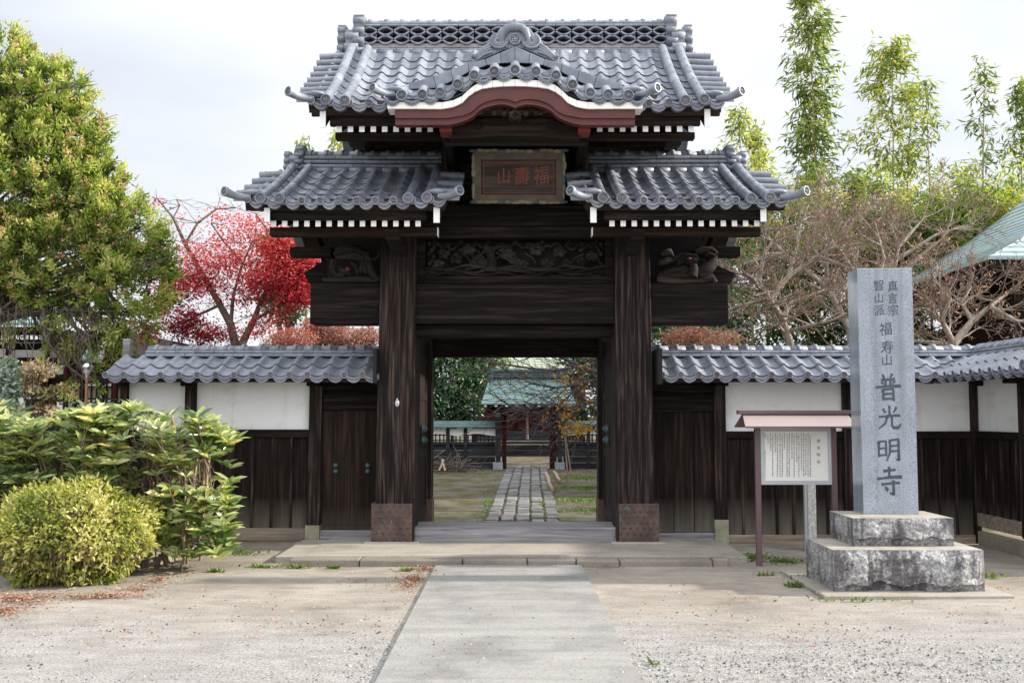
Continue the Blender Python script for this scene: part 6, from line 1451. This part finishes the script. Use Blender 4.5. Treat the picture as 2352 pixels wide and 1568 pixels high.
m = MB(); m.tube([V3(1211, y, YI + .7) for y in (950, 970, 990, 1008)], [.03, .035, .035, .045], 6); m.build('bell_rope', flat('red white rope', (.5, .36, .33), .8, .3, 9), ig)
def fence(label, a, b, posts, xoff):
    t = thing('court_fence', label, 'fence', (X((a + b) / 2, YI), YI + .3, 0), 'fences beside the inner gate'); y = YI + .3
    m = MB(); x0, x1 = X(a, y), X(b, y)
    stepped_roof(m, (x0, y - .2, Z(980, y)), (x1, y - .2, Z(980, y)), (x0, y, Z(966, y)), (x1, y, Z(966, y)), 4, .02, .02); m.box(x0, x1, y - .02, y + .3, Z(978, y), Z(968, y)); m.build('coping', 'patina_dk', t)
    bx(x0, x1, y - .06, y + .1, Z(983, y), Z(979, y)).build('top_rail', 'fence_x', t)
    n = 30; m = MB(); T = []
    for k in range(n + 1):
        u = k / n; x = x0 + (x1 - x0) * u; T.append((x, Z(998 + 2.5 * math.cos(u * 6.28 * len(posts)), y - .02)))
    m.prism([(x0, Z(984, y)), (x1, Z(984, y))] + T[::-1], y - .03, y - .01, 'y'); m.build('white_valance', 'white', t)
    m = MB(); k = x0
    while k < x1: m.box(k, k + .035, y + .01, y + .04, Z(1018, y), Z(990, y)); k += .115
    for pz in (1000, 1012): m.box(x0, x1, y + .02, y + .05, Z(pz, y), Z(pz, y) + .03)
    m.build('lattice', 'fence_x', t)
    m = MB(); h = Z(1020, y)
    for q in range(4): m.box(x0, x1, y + .0 + R(0, .01), y + .05, h * q / 4 + .005, h * (q + 1) / 4 - .003)
    m.build('board_panel', 'fence_x', t)
    bx(x0, x1, y - .05, y + .08, h, h + .07).build('mid_rail', 'fence_x', t)
    for p in posts: bx(X(p - 4, y), X(p + 4, y), y - .08, y + .1, 0, Z(979, y)).build('post', 'fence_x', t)
fence('dark latticed fence with a white valance, left of the inner gate', 880, 1138, (950, 1030, 1070), 0)
fence('dark latticed fence with a white valance, right of the inner gate', 1293, 1520, (1350, 1405), 0)
YH = 38
hl = thing('main_hall', 'hall with a pale green roof and red brown doors behind the inner gate', 'temple hall', (X(1215, YH), YH, 0))
m = MB(); stepped_roof(m, (X(1080, YH - 1.5), YH - 1.5, Z(850, YH - 1.5)), (X(1350, YH - 1.5), YH - 1.5, Z(850, YH - 1.5)), (X(1090, YH + 3), YH + 3, Z(770, YH + 3)), (X(1340, YH + 3), YH + 3, Z(770, YH + 3)), 14, .15, .05)
m.build('roof', 'patina_pale', hl)
bx(X(1085, YH), X(1345, YH), YH + .4, YH + 4, 0, Z(855, YH)).build('body', 'red_wood', hl)
m = MB(); x0, x1 = X(1158, YH), X(1268, YH)
for k in range(4):
    a, b = x0 + (x1 - x0) * k / 4, x0 + (x1 - x0) * (k + 1) / 4
    m.box(a + .03, b - .03, YH + .3, YH + .4, Z(1008, YH), Z(952, YH))
    for q in range(3): m.box(a + .1, b - .1, YH + .28, YH + .31, Z(1006, YH) + q * .32, Z(1006, YH) + q * .32 + .24)
m.build('door_panel', 'red_wood', hl)
m = MB()
for k in range(4): m.box(X(1100, YH), X(1330, YH), YH - 1.4 + k * .35, YH + .4, .0, .22 + .22 * k)
m.build('step', 'fence_x', hl)
m = MB()
for py in (1012, 1020): m.box(X(1100, YH - .2), X(1330, YH - .2), YH - 1.5, YH - 1.44, Z(py + 1.5, YH - 1.5), Z(py - .5, YH - 1.5))
m.build('pale_rail', 'sill_x', hl)
# evergreen and bare cherry tree in the court
cl = [(1030, 860, 62, 60, 1500, .35, 0), (1085, 850, 55, 50, 1300, .45, .3), (1015, 930, 60, 50, 1400, .25, 0), (1075, 925, 42, 40, 900, .35, 0), (1125, 835, 45, 28, 700, .75, .5), (1000, 790, 80, 60, 1500, .4, 0), (1090, 780, 80, 55, 1500, .5, .5), (960, 880, 60, 80, 1200, .3, 0), (1060, 960, 30, 15, 300, .3, 0), (1110, 890, 20, 20, 250, .4, 0), (930, 800, 60, 60, 800, .5, .5)]
C, T_, O = clumps(cl, 30, 1); n = len(C); b0 = Vector((X(1040, 30), 30, 0)); sg_ = []
for c in cl:
    for _ in range(3): paths(sg_, [b0, V3(1040, 990, 30), V3((1040 + c[0]) / 2, 930, 30), V3(c[0] + R(-20, 20), c[1] + R(-15, 15), 30)], .09, .015)
leafy('evergreen_tree', 'dark round headed evergreen tree beside the inner gate, left in the gateway', 'tree', tuple(b0), sg_, C, O + RNG.normal(size=(n, 3)) * .6, O + [0, 0, .5], .1, .18, .5, M['evergreen'], 'bark_dark', T_)
M['amber'] = leafmat('amber cherry leaves', [(.2, .2, .04), (.42, .28, .05), (.5, .25, .05), (.5, .12, .05)], .55, .4)
random.seed(5); YC_ = 19.5; tr, tw, tips = [], [], []
b0 = Vector((X(1500, YC_), YC_, 0))
for pl, ra in (([(1500, 1000), (1470, 900), (1400, 865), (1340, 840), (1270, 810), (1200, 780)], .08), ([(1470, 900), (1420, 900), (1370, 920), (1310, 935), (1250, 930)], .05), ([(1400, 865), (1340, 880), (1280, 890), (1220, 880), (1160, 850)], .035), ([(1400, 865), (1380, 820), (1340, 790), (1300, 750)], .05), ([(1340, 840), (1270, 850), (1190, 840), (1120, 830)], .03), ([(1420, 900), (1400, 950), (1360, 985), (1330, 995)], .03), ([(1470, 900), (1440, 840), (1400, 800)], .05), ([(1340, 880), (1290, 925), (1230, 950), (1180, 940)], .02)):
    pts = [V3(x, y, YC_) + Vector((0, R(-.4, .4), 0)) for x, y in pl]; paths(tr, pts, ra, .012)
    for i in range(1, len(pts)):
        for _ in range(4): q = pts[i - 1].lerp(pts[i], R(0, 1)); d = (pts[i] - pts[i - 1]).normalized(); grow(tw, tips, q, d * .9 + Vector((R(-1, .4), R(-1, 1), R(-.7, .7))), R(.4, .8), .011, 2, 2, .7, .18, .02, .66, 4, .6)
ct_ = thing('cherry_tree', 'bare branched cherry tree with a few amber leaves, right in the gateway', 'tree', tuple(b0))
sticks('trunk', tr + [(a, b, max(c, .005), max(d, .004)) for a, b, c, d in tw], M['bark_dark'], ct_, 5)
C = []
for px, py, rx_, ry_, n in ((1330, 985, 40, 14, 170), (1300, 955, 18, 20, 70), (1290, 925, 22, 22, 70), (1350, 930, 30, 30, 60), (1320, 880, 40, 30, 45), (1390, 960, 20, 20, 50), (1300, 870, 25, 15, 25), (1250, 960, 8, 5, 6), (1350, 840, 60, 20, 25), (1200, 890, 60, 30, 10)):
    for _ in range(n): q = V3(px + random.gauss(0, .55) * rx_, py + random.gauss(0, .55) * ry_, YC_ + R(-.4, .4)); C.append(tuple(q))
C = np.array(C); n = len(C); leaf_mesh('crown', C, RNG.normal(size=(n, 3)) + [0, 0, -.6], RNG.normal(size=(n, 3)), RNG.uniform(.06, .11, n), RNG.uniform(.035, .06, n), M['amber'], ct_, clamp01(.45 + .25 * RNG.normal(size=n)))
cl = [(1370, 850, 60, 50, 1100, .2, 0), (1400, 920, 50, 50, 900, .15, 0), (1330, 815, 60, 30, 700, .3, 0), (1340, 950, 30, 30, 400, .1, 0), (1420, 800, 70, 60, 900, .3, 0)]
C, T_, O = clumps(cl, 31, 1); n = len(C)
leafy('evergreen_tree', 'dark evergreen tree behind the cherry twigs and the right hand fence', 'tree', (X(1380, 31), 31, 0), [((X(1380, 31), 31, 0), tuple(V3(1380, 880, 31)), .12, .06)], C, O + RNG.normal(size=(n, 3)) * .6, O + [0, 0, .4], .12, .2, .5, M['evergreen'], 'bark_dark', T_)
# logs, brushwood, leaning poles
for i, (a, b, r, lb) in enumerate((((1252, 1086, 25.0), (1268, 1127, 19.5), .04, 'long pale log lying along the right edge of the court path'), ((1262, 1080, 25.5), (1275, 1108, 22.0), .035, 'shorter log lying behind the long one beside the court path'))):
    p, q = Vector((X(a[0], a[2]) + .1 * i, a[2], .09)), Vector((X(b[0], b[2]) + .1 * i, b[2], .09)); m = MB(); m.tube([p, p.lerp(q, .35) + Vector((.012, 0, .01)), p.lerp(q, .7) + Vector((-.015, 0, .005)), q], [r * .8, r, r * .95, r], 9)
    props(m.build('log', bark('weathered log', (.24, .17, .12), (.42, .32, .25)), loc=tuple(p)), lb, 'log', 'logs beside the court path')
pile = thing('brushwood_pile', 'heap of cut brushwood on fallen leaves before the left fence', 'brushwood', (X(1035, 26.5), 26.5, 0)); sg_ = []
for _ in range(90): c = Vector((X(1035, 26.5) + random.gauss(0, .35), 26.5 + R(-.25, .25), R(.02, .28))); d = Vector((R(-1, 1), R(-.5, .5), R(-.3, .35))).normalized() * R(.2, .6); sg_.append((tuple(c - d), tuple(c + d), R(.006, .016), .005))
sticks('stick', sg_, M['bark'], pile, 5); sticks('bare_pole', [(tuple(V3(1008, 1082, 25.6)), tuple(V3(1019, 1056, 26.2)), .03, .025), (tuple(V3(1023, 1082, 25.6)), tuple(V3(1015, 1056, 26.2)), .03, .025)], bark('peeled pole', (.24, .18, .13), (.36, .28, .21)), pile, 6)
for a, b, lb in (((1311, 1074), (1294, 972), 'thin pole leaning on the right fence, the longer of two'), ((1303, 1070), (1297, 1000), 'thin pole leaning on the right fence, the shorter of two')):
    p = V3(a[0], a[1], 27.4); p.z = 0; q = V3(b[0], b[1], 28.0); m = MB(); m.tube([p, q], [.022, .016], 6); props(m.build('pole', 'twig', loc=tuple(p)), lb, 'pole', 'poles leaning on the right fence')
# temple building at the right, half hidden by the bare trees
bt = thing('temple_building', 'building with a sweeping green copper hip roof behind the bare trees at the right', 'temple building', (13, 21, 0))
B = Vector((X(2278, 18.5), 18.5, Z(590, 18.5))); Ye = 25.0; h = B.z
A_ = Vector((B.x, Ye, h)); xr = B.x + 5.2; yr0 = 22.0; zr = h + 3.9
m = MB(); stepped_roof(m, tuple(A_), tuple(B), (xr, 23.4, zr), (xr, yr0, zr), 26, .22, .05)
stepped_roof(m, tuple(B), (B.x + 14, B.y, h), (xr, yr0, zr), (B.x + 12, yr0, zr), 20, .22, .05)
m.build('roof', copper_roof('blue green copper roof', (.33, .42, .42), None), bt)
m = MB(); o_ = Vector((0, 0, -.05))
m.hexa([B + Vector((.05, .05, -.28)), Vector((B.x + 14, B.y + .05, h - .28)), Vector((B.x + 14, Ye, h - .28)), Vector((B.x + .05, Ye, h - .28))], [B + Vector((.05, .05, -.06)), Vector((B.x + 14, B.y + .05, h - .06)), Vector((B.x + 14, Ye, h - .06)), Vector((B.x + .05, Ye, h - .06))])
m.build('eave', 'wood_x', bt)
bx(B.x + 1.5, B.x + 13, B.y + 1.5, Ye - 1, 0, h - .2).build('wall', 'wood_brown', bt)
for x in (B.x + .9, B.x + 3): bx(x, x + .22, B.y + .9, B.y + 1.12, 0, h - .2).build('post', 'wood_z', bt)

# residence at the left
YL = 20.0
rs = thing('residence', 'traditional house with white plaster, sliding paper windows and a teal roof at the far left', 'house', (X(120, YL), YL, 0))
xa, xb = X(-260, YL), X(292, YL)
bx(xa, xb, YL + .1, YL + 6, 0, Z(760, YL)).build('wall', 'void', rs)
m = MB()
for a, b, c, d in ((30, 150, 800, 785), (20, 150, 823, 803), (-200, 20, 823, 785), (130, 152, 812, 790), (30, 145, 862, 838), (-200, 30, 870, 838), (133, 150, 940, 922), (-200, 110, 945, 912), (60, 115, 960, 915), (158, 186, 945, 915)): m.box(X(a, YL), X(b, YL), YL + .04, YL + .1, Z(c, YL), Z(d, YL))
m.build('plaster_panel', 'white', rs)
m = MB(); m.box(X(165, YL), X(283, YL), YL + .05, YL + .1, Z(922, YL), Z(862, YL)); sj = m.build('window', 'tan', rs)
m = MB()
m.box(X(165, YL), X(283, YL), YL + .03, YL + .06, Z(945, YL), Z(918, YL)); m.box(X(165, YL), X(283, YL), YL + .03, YL + .06, Z(886, YL), Z(881, YL)); m.build('lower_pane', 'white', sj)
m = MB()
for k in range(11): x = X(165 + k * 11.8, YL); m.box(x - .012, x + .012, YL - .0, YL + .03, Z(945, YL), Z(862, YL))
for py in (862, 878, 890, 917, 926, 935): m.box(X(165, YL), X(283, YL), YL + .0, YL + .03, Z(py, YL), Z(py, YL) + .03)
m.build('lattice', 'fence_x', sj)
for px in (155, 192, 238, 268, 288, 20, 110): bx(X(px - 4, YL), X(px + 4, YL), YL - .05, YL + .12, 0, Z(770, YL)).build('post', 'red_wood' if px in (155, 268) else 'wood_z', rs)
for py in (832, 800, 870): bx(xa, xb, YL - .03, YL + .12, Z(py, YL), Z(py, YL) + .1).build('beam', 'wood_x', rs)
m = MB(); p0, p1 = V3(183, 830, YL - .9), V3(216, 786, YL - .1); m.hexa([p0, p0 + Vector((.42, 0, 0)), p1 + Vector((.36, 0, 0)), p1], [v_ + Vector((0, 0, .05)) for v_ in (p0, p0 + Vector((.42, 0, 0)), p1 + Vector((.36, 0, 0)), p1)])
for k in range(5): q = p0.lerp(p1, (k + .3) / 5.2); m.box(q.x + .06, q.x + .34, q.y - .03, q.y + .06, q.z - .03, q.z - .012, 1)
m.build('awning', ['patina_dk', 'white'], rs)
m = MB(); zE_ = Z(742, YL - 1.2); stepped_roof(m, (X(-400, YL - 1.2), YL - 1.2, zE_), (X(112, YL - 1.2), YL - 1.2, zE_), (X(-400, YL + 2), YL + 2, zE_ + 1.5), (X(90, YL + 2), YL + 2, zE_ + 1.5), 12, .15, .04); rf = m.build('roof', 'patina', rs)
bx(X(-400, YL - 1.1), X(110, YL - 1.1), YL - 1.1, YL + 2, zE_ - .16, zE_ - .06).build('soffit', 'void', rf)
for k in range(16): x = X(-60 + 11 * k, YL - 1.12); m = MB(); m.box(x - .03, x + .03, YL - 1.12, YL - .4, zE_ - .3, zE_ - .22); m.box(x - .03, x + .03, YL - 1.125, YL - 1.12, zE_ - .3, zE_ - .22, 1); m.build('rafter', ['wood_y', 'white'], rf)
m = MB(); y = YL - .8                                  # veranda railing
for py in (918, 929): m.box(X(140, y), X(290, y), y, y + .06, Z(py, y), Z(py - 3, y))
for k in range(17): x = X(160 + k * 8, y); m.box(x, x + .03, y + .01, y + .05, Z(945, y), Z(929, y))
for px in (171, 230, 285): m.box(X(px - 3.5, y), X(px + 3.5, y), y - .03, y + .09, Z(960, y), Z(909, y))
m.build('railing', 'fence_x', rs)
# garden lamp and an old post behind the wall end
lp = thing('garden_lamp', 'garden lamp with a shiny globe on a rusty pole behind the hedge', 'lamp', (X(200, 13.0), 13.0, 0))
m = MB(); m.tube([(X(200, 13), 13, 0), V3(200, 852, 13)], [.022, .018], 8); m.build('pole', flat('rusty pole', (.34, .15, .09), .7, .3, 12, .1), lp)
m = MB(); m.lathe(V3(200, 858, 13), (0, 0, 1), [(.02, -.05), (.03, 0), (.05, .03), (.045, .045)], 10); m.build('socket', 'grey_frame', lp)
m = MB(); m.ell(V3(201, 842, 13), .066, 0, 20, 14); m.build('globe', flat('mirrored globe', (.75, .77, .8), .08, .03, 3, 0, 1.0), lp)
op = thing('old_post', 'weathered square timber post behind the left end of the wall coping', 'post', (X(293, 12.9), 12.9, 0))
bx(X(285, 12.9), X(302, 12.9), 12.85, 12.97, 0, Z(778, 12.9)).build('shaft', 'sill_grey', op, bevel=.01)
